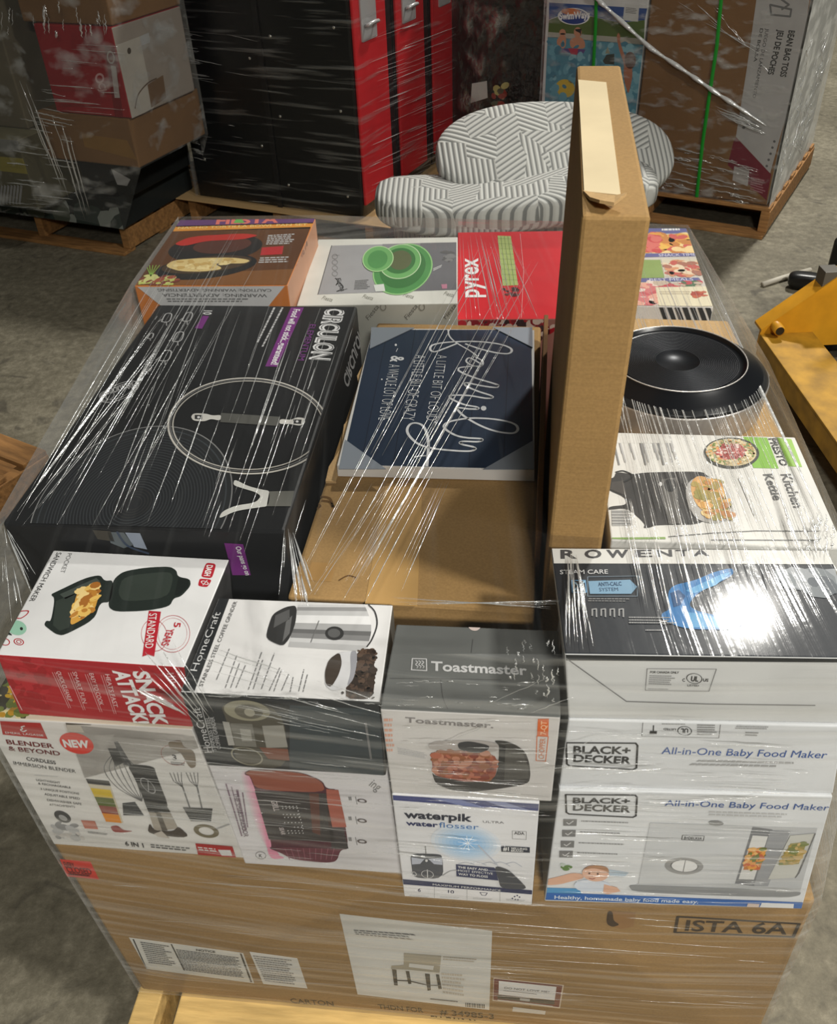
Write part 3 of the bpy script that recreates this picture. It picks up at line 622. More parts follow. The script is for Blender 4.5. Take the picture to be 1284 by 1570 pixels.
D.build('coffee_grinder_carton', 'white topped black carton picturing a steel coffee grinder with coffee beans')

# ------------------------------------------------------------------ front row, third stack
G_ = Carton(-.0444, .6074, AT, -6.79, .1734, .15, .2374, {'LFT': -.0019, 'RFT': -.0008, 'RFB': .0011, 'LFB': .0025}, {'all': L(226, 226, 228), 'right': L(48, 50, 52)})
F = G_.face('front'); c = cx(590, 1200, 4.938)
F.poly(c((60, 62), (1172, 150), (1172, 212), (62, 130)), L(58, 66, 122), 1); F.poly(c((200, 75), (500, 100), (780, 190), (600, 175)), L(120, 130, 178), 2); F.poly(c((700, 115), (860, 128), (1100, 205), (960, 200)), L(140, 148, 190), 2)
for k in range(9):
    q = 1 - k / 9.5
    F.ell(*sum(map(list, c((615, 455), (615 + 265 * q, 455 + 30 * q), (615 + 10, 455 - 140 * q))), []), L(218 - k * 11, 224 - k * 5, 232), 1 + k * .08)
for k in range(10):
    a = k * math.pi / 5 + .2; F.line(c((630, 455), (630 + 75 * math.cos(a), 455 + 55 * math.sin(a))), .0009, L(238, 246, 252), 2)
F.text('waterpik', *c((148, 262), (662, 292), (146, 208)), L(44, 48, 62), .03); F.text('water', *c((162, 318), (405, 334), (160, 284)), L(44, 52, 96), .03); F.text('flosser', *c((412, 335), (712, 352), (412, 296)), L(70, 116, 172), .0)
F.text('ULTRA', *c((745, 300), (905, 308), (743, 284)), L(110), .0); F.text('ADA', *c((982, 388), (1060, 392), (980, 368)), L(96), .03); F.line(c((968, 362), (1074, 368), (1072, 428), (968, 422)), .0006, L(130), 2, closed=True)
F.poly(c((882, 475), (1100, 487), (1100, 528), (884, 520)), L(40, 44, 60), 2); F.text('#1', *c((898, 508), (942, 510), (897, 482)), WHITE, .03, 3); F.text('SELLING', *c((958, 500), (1080, 505), (958, 486)), WHITE, .02, 3); F.text('BRAND', *c((958, 517), (1050, 520), (958, 504)), WHITE, .02, 3)
F.poly(c((195, 548), (232, 538), (300, 535), (400, 538), (440, 550), (446, 725), (216, 718), (206, 640)), L(84, 86, 92), 2); F.poly(c((204, 560), (300, 575), (270, 610), (208, 615)), L(184, 188, 200), 3); F.poly(c((330, 572), (438, 565), (438, 618), (375, 612)), L(184, 188, 200), 3)
F.line(c((308, 478), (316, 560)), .0016, L(150), 2); F.ell(*sum(map(list, c((325, 688), (372, 692), (324, 658))), []), L(205), 4, .9); F.line(c((324, 652), (326, 712)), .0012, L(205), 4); F.ell(*sum(map(list, c((225, 685), (243, 688), (224, 668))), []), L(205), 4, .7); F.dot(*c((318, 585)), 2, 1.8, L(220), 4)
F.line(c((440, 700), (500, 665), (560, 660)), .0016, L(170), 2, True)
F.poly(c((540, 615), (830, 640), (840, 650), (862, 738), (545, 706)), L(52, 58, 92), 2)
F.text('THE EASY AND', *c((555, 642), (782, 664), (553, 626)), WHITE, .02, 3); F.text('MOST EFFECTIVE', *c((558, 668), (820, 692), (556, 652)), WHITE, .02, 3); F.text('WAY TO FLOSS', *c((560, 694), (782, 716), (558, 678)), WHITE, .02, 3)
F.line(c((710, 470), (850, 615)), .0022, L(190, 194, 204), 3)
F.poly(c((835, 640), (860, 628), (940, 655), (1010, 720), (1092, 805), (880, 798), (860, 720)), L(74, 76, 82), 4)
for k in range(5): F.line(c((560 + k * 90, 612 - 6 * (k % 2)), (620 + k * 90, 600), (680 + k * 90, 618 + 4 * k)), .0009, L(176, 182, 194), 2, True)
F.poly(c((132, 728), (1118, 812), (1118, 842), (138, 764)), L(42, 48, 84), 3); F.text('MAXIMUM PERFORMANCE', *c((365, 772), (880, 818), (364, 758)), WHITE, .02, 4)
F.poly(c((138, 764), (1118, 842), (1118, 920), (142, 860)), L(234, 232, 232), 2)
for x in (378, 624, 874): F.line(c((x, 785), (x, 895)), .0007, L(180), 3)
F.text('6', *c((252, 820), (276, 822), (252, 796)), L(60, 60, 90), .02, 3); F.text('10', *c((480, 832), (526, 836), (480, 808)), L(60, 60, 90), .02, 3); F.line(c((722, 826), (778, 830), (765, 850), (738, 848)), .001, L(60, 60, 90), 3, closed=True)
for q in ((985, 858), (1005, 850), (1022, 862), (968, 872), (990, 880), (1010, 882)): F.dot(*c(q), 1.3, 1.1, L(50, 52, 90), 3, n=10)
for x in (190, 420, 670, 920): F.micro(*c((x, 838 + x * .04), (x + 150, 848 + x * .04), (x + 150, 862 + x * .04), (x, 852 + x * .04)), 2, L(190), 3)
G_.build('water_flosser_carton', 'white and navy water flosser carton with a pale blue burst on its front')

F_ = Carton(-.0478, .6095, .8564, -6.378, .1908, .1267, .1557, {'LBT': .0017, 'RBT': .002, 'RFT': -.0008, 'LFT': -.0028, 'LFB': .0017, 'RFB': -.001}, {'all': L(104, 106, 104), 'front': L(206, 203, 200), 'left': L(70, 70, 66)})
F = F_.face('top'); c = cx(570, 940, 4.28)
F.text('Toastmaster', *c((390, 378), (1022, 408), (386, 318)), L(205), .025); F.line(c((268, 300), (360, 303), (362, 380), (262, 374)), .0013, L(200), 2, closed=True)
for k in range(3): F.line(c((290 + k * 20, 315), (302 + k * 20, 325), (290 + k * 20, 340), (304 + k * 20, 352), (298 + k * 20, 362)), .0012, L(200), 2, True)
F.ell(*sum(map(list, c((675, 84), (716, 86), (675, 118))), []), L(214, 196, 190), 2, t0=0, t1=math.pi, n=20)
for st in [((120, 430), (460, 432), (850, 440)), ((665, 175), (655, 260)), ((455, 440), (470, 560), (500, 630))]: F.line(c(*st), .0009, L(84), 1, True)
F = F_.face('front')
F.text('Toastmaster.', *c((222, 714), (800, 752), (220, 680)), L(132, 128, 126), .02)
F.poly(c((1092, 692), (1164, 690), (1160, 808), (1086, 804)), L(214, 104, 48), 2); F.text('7-QT', *c((1145, 795), (1150, 705), (1108, 793)), L(240, 190, 150), .02, 3); F.line(c((1086, 804), (1160, 808), (1142, 970), (1080, 965)), .001, L(206, 120, 80), 2, closed=True); F.text('CHOPPER', *c((1130, 955), (1142, 820), (1095, 950)), L(206, 140, 110), .01, 3)
F.micro(*c((80, 690), (150, 690), (150, 920), (95, 920)), 7, L(210, 160, 140), 2, word=.3); F.micro(*c((170, 880), (370, 920), (370, 960), (175, 925)), 4, L(180), 2)
F.poly(c((395, 1040), (420, 1068), (640, 1108), (820, 1090), (842, 870), (800, 832), (880, 836), (950, 862), (1010, 908), (1036, 980), (1044, 1060), (1030, 1118), (830, 1152), (640, 1172), (520, 1158), (420, 1118)), L(66, 64, 62), 2)
F.poly(c((842, 860), (880, 866), (872, 985), (834, 1010)), L(44, 44, 44), 3); F.poly(c((880, 880), (990, 905), (1030, 1010), (1035, 1080), (870, 1100)), L(86, 84, 80), 3)
F.poly(c((392, 890), (830, 905), (816, 1092), (640, 1106), (430, 1066), (402, 1040)), L(150, 84, 66), 4); F.food(c((400, 900), (820, 915), (805, 1085), (430, 1055)), [L(176, 104, 80), L(132, 66, 52), L(190, 130, 104), L(148, 92, 60)], 130, .0055, 5)
F.poly(c((365, 860), (430, 832), (700, 828), (838, 850), (832, 912), (392, 895)), L(176, 170, 166), 4); F.poly(c((562, 845), (640, 832), (775, 860), (768, 890), (700, 915), (575, 890)), L(60, 60, 62), 6)
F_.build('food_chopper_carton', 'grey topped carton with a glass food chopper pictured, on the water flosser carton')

# ------------------------------------------------------------------ front row, right stack
def bd_logo(F, c, dx, dy, k=1.0):
    F.line(c((130 + dx, 78 + dy), (425 + dx, 80 + dy), (433 + dx, 90 + dy), (428 + dx, 185 * k + dy), (415 + dx, 192 * k + dy), (145 + dx, 176 * k + dy), (133 + dx, 168 * k + dy)), .0022, L(50), 2, closed=True)
    F.text('BLACK+', *c((160 + dx, 120 * k + dy + 2), (402 + dx, 124 * k + dy + 2), (160 + dx, 92 + dy)), L(52), .03)
    F.text('DECKER', *c((160 + dx, 158 * k + dy), (404 + dx, 168 * k + dy), (160 + dx, 128 * k + dy)), L(52), .03)
H3 = Carton(.1477, .5911, AT, -4.386, .3211, .155, .2561, {'LFT': .0012, 'RFT': -.0106, 'RFB': .0144, 'LFB': -.0016}, {'all': L(218, 220, 222)})
F = H3.face('front'); c0_ = cx(820, 1110, 2.767)
def c(*p):
    r = c0_(*p) if len(p) > 1 else [c0_(*p)]
    r = [(x, (y - 1300) * .94 + 1298.5) for x, y in r]
    return r if len(p) > 1 else r[0]
BL = L(50, 84, 150)
bd_logo(F, c, 2, 210, .94)
F.text('All-in-One Baby Food Maker', *c((552, 338), (1245, 360), (556, 312)), BL, .02)
F.micro(*c((740, 362), (1100, 375), (1100, 400), (740, 388)), 2, L(190), seed=9)
for k, (x, y) in enumerate([(150, 413), (145, 462), (139, 511), (133, 556)]):
    F.poly(c((x - 28, y - 15), (x + 30, y - 14), (x + 28, y + 16), (x - 28, y + 15)), L(120), 2); F.line(c((x - 14, y), (x - 4, y + 7), (x + 14, y - 7)), .0014, L(210), 3); F.micro(*c((x + 48, y - 8), (x + 250, y), (x + 250, y + 8), (x + 48, y)), 1, L(130), 2, seed=k + 4, word=.05)
F.poly(c((490, 415), (1200, 440), (1125, 735), (400, 705), (440, 690)), L(186, 188, 190), 1); F.poly(c((490, 415), (930, 432), (850, 690), (440, 690)), L(200, 202, 204), 2); F.ell(*sum(map(list, c((770, 416), (802, 418), (770, 404))), []), L(140), 3)
F.line(c((628, 470), (720, 474), (716, 495), (624, 490)), .001, L(70), 3, closed=True); F.text('B+DECKER', *c((634, 488), (710, 491), (634, 476)), L(70), .02, 3)
F.ell(*sum(map(list, c((634, 610), (716, 614), (638, 572))), []), L(146), 3); F.ell(*sum(map(list, c((636, 608), (694, 611), (638, 580))), []), L(222), 4); F.ell(*sum(map(list, c((636, 608), (694, 611), (638, 580))), []), L(90), 5, .95); F.line(c((640, 583), (630, 634)), .0008, L(100), 5)
F.poly(c((925, 432), (1010, 445), (935, 700), (850, 690)), L(120, 122, 126), 3); F.poly(c((925, 470), (990, 475), (930, 670), (865, 668)), L(214, 214, 212), 4)
F.poly(c((910, 530), (985, 525), (955, 625), (885, 625)), L(190, 120, 62), 5); F.food(c((912, 530), (980, 530), (950, 622), (885, 622)), [L(222, 150, 60), L(196, 96, 50), L(110, 120, 50), L(230, 180, 110)], 70, .0042, 6)
F.poly(c((1000, 448), (1085, 452), (990, 700), (930, 698)), L(150, 152, 156), 4)
F.poly(c((1085, 470), (1190, 460), (1105, 660), (990, 668)), L(196, 196, 190), 5); F.poly(c((1085, 505), (1155, 498), (1120, 598), (1035, 605)), L(150, 140, 80), 6); F.food(c((1085, 508), (1150, 502), (1115, 595), (1040, 600)), [L(176, 150, 80), L(120, 128, 70), L(200, 170, 110)], 60, .004, 7)
F.line(c((1190, 460), (1120, 640), (1105, 660)), .0014, L(110), 7)
F.poly(c((398, 698), (425, 694), (1132, 722), (1125, 742), (1060, 752), (420, 728)), L(140, 142, 144), 4)
F.poly(c((42, 728), (1150, 775), (1145, 802), (40, 762)), L(40, 100, 176), 2); F.poly(c((50, 708), (190, 712), (200, 738), (42, 730)), L(80, 150, 200), 2)
F.text('Healthy, homemade baby food made easy.', *c((84, 757), (694, 778), (84, 742)), L(220, 230, 240), .015, 3); F.poly(c((905, 778), (955, 780), (950, 795), (900, 793)), L(220, 200, 190), 4); F.poly(c((965, 775), (1100, 780), (1098, 800), (955, 795)), L(230), 3)
F.poly(c((42, 672), (110, 655), (160, 640), (205, 645), (210, 665), (150, 680), (110, 692), (46, 697)), L(222, 176, 150), 3)
F.ell(*sum(map(list, c((258, 642), (314, 646), (260, 606))), []), L(226, 182, 158), 5); F.poly(c((206, 625), (225, 608), (262, 603), (310, 612), (318, 640), (300, 628), (250, 615)), L(176, 130, 96), 6)
F.dot(*c((232, 640)), 1.6, 1.2, L(70, 50, 44), 7, n=8); F.dot(*c((268, 642)), 1.6, 1.2, L(70, 50, 44), 7, n=8); F.line(c((232, 662), (245, 666), (256, 662)), .0012, L(160, 70, 66), 7); F.dot(*c((246, 652)), 1.2, 1, L(200, 150, 128), 7, n=8)
F.poly(c((175, 680), (215, 668), (300, 678), (330, 700), (310, 726), (190, 722), (165, 700)), L(214, 222, 234), 4); F.poly(c((295, 690), (350, 705), (365, 722), (310, 735), (290, 728)), L(222, 176, 150), 5)
F.food(c((110, 605), (150, 605), (150, 625), (110, 625)), [L(96, 130, 70), L(190, 200, 190)], 10, .004, 2); F.poly(c((310, 625), (400, 640), (380, 660), (320, 655)), L(180, 196, 210), 2)
H3.build('baby_food_maker_carton', 'white carton picturing a baby and a food steamer above a blue band', group=None)

H2 = Carton(.1509, .5968, .8752, -4.7685, .2988, .155, .1218, {'LFT': .0008, 'RFT': -.0087, 'LFB': -.0009, 'RFB': .0103}, {'all': L(214, 216, 218)})
F = H2.face('front'); c = cx(820, 1110, 2.767)
bd_logo(F, c, 4, 0)
F.text('All-in-One Baby Food Maker', *c((538, 125), (1236, 144), (544, 96)), BL, .02)
F.micro(*c((700, 150), (1100, 160), (1100, 190), (640, 180)), 2, L(160), seed=11, word=.05)
F.line(c((460, -10), (790, -6), (782, 58), (455, 50)), .0007, L(130), 2, closed=True)
F.ell(*sum(map(list, c((637, 28), (668, 30), (638, 8))), []), L(50), 2, .88); F.text('UL', *c((653, 18), (622, 18), (653, 37)), L(50), .03); F.text('LISTED', *c((600, 18), (548, 16), (600, 26)), L(70), .02); F.poly(c((490, 28), (520, 29), (518, 42), (488, 41)), L(40), 2); F.line(c((505, 5), (504, 28)), .0012, L(40), 2)
F.micro(*c((690, 0), (778, 2), (772, 50), (690, 48)), 5, L(140), seed=4); F.micro(*c((860, 0), (1010, 2), (1005, 25), (850, 22)), 3, L(150), seed=6); F.micro(*c((895, 32), (955, 34), (950, 55), (893, 52)), 2, L(140), seed=6); F.micro(*c((540, -4), (660, -2), (660, 4), (540, 3)), 1, L(150), seed=8)
H2.build('baby_food_maker_carton', 'flatter white carton between the steam iron carton and the carton with the baby')

Q = Carton(.1436, .5994, .9972, -4.44, .2986, .161, .1023, {'LBT': -.006, 'RBT': .007, 'LFT': -.0028, 'RFT': -.0066, 'LFB': .0085, 'RFB': .0015}, {'all': L(206, 207, 206), 'top': L(38, 42, 48)})
F = Q.face('top'); c = cx(820, 820, 2.767)
F.poly(c((30, 36), (1300, 52), (1320, 126), (40, 122)), L(214, 213, 208), 1)
DG = L(74, 74, 76)
for st, a, b in [('R', 110, 180), ('O', 212, 285), ('W', 305, 400), ('E', 425, 500), ('N', 520, 585), ('T', 600, 660), ('A', 672, 742)]:
    F.text(st, *c((a, 102 - (a - 110) * .02), (b, 101 - (a - 110) * .02), (a + 4, 66)), DG, .035)
F.text('STEAM CARE', *c((108, 169), (312, 167), (110, 151)), L(214), .02, 3)
F.line(c((158, 195), (215, 195), (220, 245), (160, 245)), .0012, L(110, 160, 200), 2, closed=True); F.line(c((165, 200), (212, 240)), .002, L(150, 190, 214), 3); F.line(c((212, 200), (165, 240)), .002, L(150, 190, 214), 3)
F.poly(c((228, 198), (405, 192), (435, 222), (410, 252), (235, 252)), L(120, 156, 182), 2); F.text('ANTI-CALC', *c((270, 220), (370, 217), (270, 204)), L(30, 60, 90), .02, 3); F.text('SYSTEM', *c((275, 242), (355, 240), (275, 227)), L(30, 60, 90), .02, 3); F.line(c((225, 180), (440, 176), (436, 262), (225, 262)), .001, L(110, 124, 136), 2, closed=True)
F.micro(*c((230, 270), (440, 272), (440, 290), (225, 288)), 2, L(120), seed=3); F.micro(*c((400, 350), (620, 352), (620, 385), (400, 383)), 3, L(150), 4, seed=4, word=.03); F.micro(*c((470, 405), (575, 405), (575, 414), (470, 412)), 1, L(170), 4)
for k in range(4): F.line(c((245 + k * 38, 345), (245 + k * 38, 318), (262 + k * 38, 316), (263 + k * 38, 350)), .0016, L(150), 3)
I1, I2, I3 = L(44, 116, 176), L(92, 160, 206), L(28, 74, 120)
F.poly(c((565, 245), (590, 215), (680, 195), (760, 160), (840, 140), (845, 172), (760, 215), (690, 250), (650, 300), (700, 330), (830, 352), (900, 370), (850, 405), (640, 402), (540, 362), (538, 335), (575, 318)), I1, 2)
F.poly(c((575, 250), (612, 235), (640, 262), (620, 300), (590, 310)), I3, 3); F.poly(c((640, 240), (790, 170), (835, 160), (770, 215), (680, 250)), I2, 3); F.poly(c((640, 330), (700, 335), (860, 372), (840, 398), (650, 395)), I2, 3); F.ell(*sum(map(list, c((548, 372), (562, 374), (548, 362))), []), L(220), 4)
F.food(c((1060, 165), (1260, 175), (1260, 225), (1060, 215)), [L(120, 126, 130), L(150, 154, 158), L(90, 96, 102)], 24, .014, 2)
F = Q.face('front')
F.poly([(860, 1000), (1400, 1008), (1400, 1016), (862, 1012)], L(30, 32, 34), 1)
F.line(c((120, 512), (390, 705), (735, 716), (1190, 722)), .0014, L(110), 2)
F.line(c((478, 566), (772, 568), (740, 662), (470, 658)), .0008, L(130), 2, closed=True); F.text('FOR CANADA ONLY', *c((490, 585), (612, 587), (491, 576)), L(60), .02); F.micro(*c((488, 594), (600, 596), (590, 640), (484, 636)), 5, L(150), seed=7)
F.ell(*sum(map(list, c((678, 608), (712, 611), (679, 586))), []), L(40), 2, .9); F.text('UL', *c((662, 618), (694, 620), (663, 597)), L(40), .03, 3); F.text('C', *c((627, 621), (638, 621), (627, 608)), L(50), .02); F.text('US', *c((714, 620), (737, 621), (714, 608)), L(50), .03); F.text('LISTED', *c((648, 641), (697, 642), (648, 633)), L(60), .02)
F.micro(*c((480, 650), (590, 652), (590, 658), (480, 656)), 1, L(140))
Q.build('steam_iron_carton', 'black topped carton with a white lettered strip and a blue steam iron pictured')
# ------------------------------------------------------------------ second row and back row
K = Carton(*pushed(-.5394, .8978, 1.062, .3729, .6359, -6.464, 1.01), {'LBT': .0019, 'RBT': .0023, 'LFT': -.001, 'RFT': -.0011}, {'all': L(30, 31, 33)}, bev=.004)
F = K.face('top'); c = cx(220, 460, 3.776); PU = L(116, 48, 122)
F.text('CIRCULON', *c((1064, 48), (966, 345), (1164, 60)), L(222), .05); F.text('CIRCULON', *c((1060, 49), (968, 344), (1168, 61)), L(44), -.028, 4)
F.text('ELEMENTUM', *c((966, 142), (894, 350), (1000, 146)), L(120, 62, 128), .0); F.line(c((1025, 50), (992, 138)), .001, L(110), 2)
F.poly(c((855, 45), (930, 45), (775, 388), (706, 386)), PU, 2); F.text('Food will not stick...guaranteed!', *c((872, 55), (738, 376), (908, 58)), L(232), .02, 3)
F.micro(*c((812, 45), (662, 335), (642, 335), (790, 45)), 1, L(190), 2, word=.05); F.micro(*c((765, 45), (645, 290), (628, 288), (742, 45)), 1, L(190), 2, word=.05, seed=5)
F.text('10', *c((352, 62), (346, 86), (398, 68)), L(210), .02); F.poly(c((345, 92), (380, 95), (340, 168), (298, 165)), PU, 2)
for x, y, k in [(125, 105, 1), (245, 100, 1), (190, 215, 1.1), (115, 325, 1.2), (35, 210, .6), (20, 400, .7)]:
    F.line(c((x - 20 * k, y + 22 * k), (x + 5 * k, y - 22 * k), (x + 38 * k, y - 22 * k), (x + 30 * k, y + 12 * k), (x + 10 * k, y + 25 * k)), .0022, L(176), 2, True, True)
    F.line(c((x - 20 * k, y + 8 * k), (x - 38 * k, y + 22 * k)), .002, L(150), 2); F.line(c((x + 8 * k, y + 22 * k), (x + 10 * k, y + 45 * k)), .002, L(150), 2); F.line(c((x - 45 * k, y - 10 * k), (x - 58 * k, y + 10 * k)), .0014, L(150), 2)
c = cx(0, 450, 2.214)
F.ell(380, 648, 505, 652, 384, 579.6, L(196, 192, 184), 3, .975, 80); F.ell(380, 648, 501, 652, 384, 582.5, L(110), 3, .985, 80); F.ell(380, 648, 497, 651, 384, 584.5, L(186, 182, 174), 4, .982, 80)
F.poly([(340, 634), (430, 640), (428, 654), (338, 648)], L(86, 86, 82), 4)
F.poly([(293, 640), (297, 634.5), (316, 635), (326, 638), (340, 637), (338, 646), (324, 643), (314, 647), (297, 646)], L(206, 204, 198), 4); F.poly([(430, 643), (446, 645), (456, 640.5), (468, 642), (468, 650), (460, 654), (446, 651), (428, 651)], L(206, 204, 198), 4)
F.poly([(299, 637), (311, 637.5), (310, 644), (299, 643.5)], L(50), 5); F.poly([(450, 644), (463, 644.5), (462, 651), (450, 650.5)], L(50), 5); F.dot(305, 641, 2.4, 1.8, L(210), 6, n=10); F.dot(456, 647.5, 2.4, 1.8, L(210), 6, n=10)
# the pan with its rings
F.ell(205, 772, 357, 748, 222, 655, L(40, 42, 44), 1, 0, 90); F.ell(205, 772, 357, 748, 222, 655, L(128), 1.2, .988, 90); F.ell(205, 772, 348, 749, 221, 661, L(60, 64, 68), 1.2, .985, 90)
F.ell(205, 772, 338, 751, 220, 668, L(35, 37, 40), 1.4, 0, 90)
for k in range(26): F.ell(205, 772, 205 + 133 * (1 - k * .036), 772 - 21 * (1 - k * .036), 205 + 15 * (1 - k * .036), 772 - 104 * (1 - k * .036), L(58, 61, 64) if k < 22 else L(50), 1.8, 1 - .011 / (1 - k * .036), 90)
F.poly(c((797, 632), (840, 655), (890, 668), (918, 672), (912, 724), (880, 728), (800, 740), (742, 768), (755, 742), (800, 722), (868, 712), (888, 690), (868, 676), (820, 662), (792, 652)), L(204, 204, 198), 4)
F.poly(c((915, 674), (1000, 672), (988, 724), (906, 724)), L(104, 104, 98), 4)
F.ell(184, 601, 214, 592, 188, 587, L(186), 3, .93); F.ell(184, 601, 206, 594, 187, 590, L(160), 3, .9); F.text('COOKWARE', (163, 606), (206, 595), (164, 597), L(190), .02, 4); F.ell(164, 607, 176, 606, 165, 599, L(150), 3, .85)
R_ = K.face('right'); R_.text('CIRCULON', (526, 582), (551, 500), (537, 583), L(200), .03)
R_.line([(545, 486), (520, 570), (470, 720)], .0012, L(120), 2)
F = K.face('front'); c = cx(0, 450, 2.214)
F.poly(c((762, 846), (826, 850), (852, 955), (790, 955)), PU, 2); F.text('Our pans go on', *c((800, 858), (835, 955), (818, 857)), L(225), .02, 3)
F.poly([(165, 815), (190, 816), (205, 835), (190, 840), (170, 832)], L(96, 104, 108), 2); F.poly([(192, 816), (215, 817), (226, 842), (206, 838)], L(150, 160, 176), 2); F.line([(180, 815), (196, 836), (228, 848)], .0035, L(60, 72, 92), 3, True); F.poly([(142, 812), (170, 814), (176, 830), (150, 826)], L(70, 66, 58), 2)
K.build('cookware_set_carton', 'large black cookware carton with a pan, a lid and a purple strip printed')

M = Carton(*pushed(-.1591, .7512, 1.049, .2897, .7011, -8.2217, 1.075), {'LFT': .0, 'RFT': -.0003, 'RBT': .0007}, bev=.005)
F = M.face('top'); F.line([(520, 890), (534, 883), (546, 886)], .0018, L(96, 66, 36), 2, True); F.line([(486, 765), (494, 762), (506, 765), (511, 778), (506, 770), (494, 768)], .004, L(110, 80, 44), 2, True); F.line([(484, 770), (492, 776), (486, 780)], .002, L(90, 64, 36), 2, True)
F.poly([(478, 862), (516, 864), (508, 892), (470, 890)], L(170, 132, 80), 1)
mc = M.build('brown_carton', 'plain tan cardboard carton under the navy canvas sign, middle of the pile')
# torn flap along its left edge
bm = bmesh.new(); rnd = random.Random(4); Fm = M.face('top', False)
pts = [(571, 512), (568, 540), (548, 580), (552, 600), (540, 640), (528, 655), (524, 690), (505, 720), (500, 742), (516, 742), (530, 690), (549, 620), (566, 560), (580, 512)]
lo = [bm.verts.new(Fm.P(Fm.px(*p), .001)) for p in pts]; hi = [bm.verts.new(Fm.P(Fm.px(*p), .004 + .002 * rnd.random())) for p in pts]
bm.faces.new(hi); n_ = len(pts)
for i in range(n_): bm.faces.new((lo[i], lo[(i + 1) % n_], hi[(i + 1) % n_], hi[i]))
bmesh.ops.recalc_face_normals(bm, faces=bm.faces)
o = bm_obj('torn_flap', bm, M_KRAFT_L, mc); o['label'] = 'ragged torn cardboard edge'
s = Sticker(M.face('top'), [(592, 742), (648, 741), (640, 930), (560, 926)], L(186, 148, 92), .0008)
s.build('packing_tape', mc, 'tan packing tape')

# canvas sign
Nc = Carton(*pushed(-.1095, .984, 1.0695, .2708, .4014, -6.5827, 1.075, H_ - (H_ - 1.0495) * 1.075 + .0006), {'LBT': -.0013, 'RBT': .0039, 'RFT': -.0017, 'LFT': .0008, 'LFB': .0, 'RFB': -.0008}, {'all': L(232, 230, 226)}, bev=.0012)
F = Nc.face('top'); c = cx(520, 500, 4.0125); NV = L(36, 52, 74)
F.poly(c((205, 24), (1184, 24), (1196, 880), (12, 872)), NV, 1)
for k, x in enumerate([(300, 130), (470, 330), (640, 560), (845, 800), (1050, 1010)]):
    F.line(c((x[0], 24), (x[1], 878)), .0012, L(24, 34, 52), 2)
    F.line(c((x[0] + 70, 100 + 60 * k), (x[1] + 100, 700)), .0006, L(52, 70, 92), 2)
W_ = L(236, 238, 240); tw = .0042
F.line(c((672, 24), (678, 60), (705, 92), (750, 122), (800, 150), (850, 186)), .0028, W_, 3, True)
F.line(c((730, 108), (650, 140), (590, 160), (562, 146), (575, 120), (640, 105), (740, 98), (860, 98), (980, 112), (1050, 135), (1062, 158), (1035, 172), (960, 165), (860, 140), (780, 112)), tw, W_, 3, True)
F.line(c((840, 192), (880, 215), (885, 238), (862, 252), (810, 240), (783, 218), (800, 198), (840, 215), (880, 245), (820, 250), (745, 258), (735, 275)), .0032, W_, 3, True)
F.line(c((735, 275), (770, 295), (850, 325), (960, 358), (978, 370), (960, 380), (880, 370), (790, 352), (775, 362), (800, 380), (860, 405), (935, 430), (940, 444), (900, 446), (800, 430), (700, 428), (682, 438), (700, 455), (770, 485), (845, 500), (852, 512), (800, 512), (735, 505), (728, 516)), tw, W_, 3, True)
F.dot(*c((890, 508)), 4.2, 3.6, W_, 3)
F.line(c((728, 516), (770, 556), (860, 610), (960, 648), (1060, 662), (1098, 645), (1090, 612), (1030, 588), (920, 572), (800, 570), (690, 588), (648, 612), (660, 640), (720, 675), (790, 690), (868, 695), (880, 706), (850, 714), (770, 712), (745, 720), (765, 732), (825, 746), (838, 760), (800, 772), (700, 768), (580, 755), (490, 728), (435, 680), (420, 640), (440, 606), (480, 600), (520, 620), (545, 680), (550, 760), (540, 876)), tw, W_, 3, True)
F.line(c((468, 808), (500, 802), (532, 800)), .003, W_, 3, True)
F.text('A LITTLE BIT OF LOUD', *c((606, 180), (534, 580), (668, 184)), W_, -.018, 3); F.text('A LITTLE BIT OF CRAZY', *c((468, 180), (388, 580), (538, 184)), W_, -.018, 3); F.text('A WHOLE LOT OF LOVE', *c((308, 238), (240, 578), (378, 242)), W_, -.018, 3); F.text('&', *c((325, 185), (315, 222), (405, 190)), W_, .02, 3)
F.dot(*c((350, 118)), 1.8, 1.8, W_, 3, n=10); F.dot(*c((264, 330)), 1.2, 1.2, W_, 3, n=10); F.line(c((352, 160), (362, 140)), .001, W_, 3)
cv = Nc.build('canvas_sign', 'navy canvas sign reading family in white script, lying on the tan carton', 'sign')
bm_ = simple('corner_protector_plastic', L(142, 150, 160), .35)
for q in [((200, 14), (465, 16), (190, 145)), ((945, 14), (1190, 14), (1192, 138)), ((38, 705), (290, 886), (0, 886)), ((1194, 712), (1200, 888), (888, 888))]:
    bm = bmesh.new(); p = [F.px(*a) for a in c(*q)]
    lo = [bm.verts.new(F.P(a, .0012)) for a in p]; hi = [bm.verts.new(F.P(a, .0024)) for a in p]
    bm.faces.new(lo); bm.faces.new(hi)
    for i in range(3): bm.faces.new((lo[i], lo[(i + 1) % 3], hi[(i + 1) % 3], hi[i]))
    bmesh.ops.recalc_face_normals(bm, faces=bm.faces); o = bm_obj('corner_protector', bm, bm_, cv)
o['label'] = 'grey plastic corner protector'
bm = bmesh.new(); Ff = Nc.face('front', False); path = [Ff.P(Ff.px(*p), .003) for p in [(652, 736), (652, 746), (660, 748), (667, 744), (667, 736)]]
vs, fs = tube_vf(path, .0012, 6); bm.free(); link_mesh('hanger', vs, fs, [M_BLACK], None, smooth=True).parent = cv

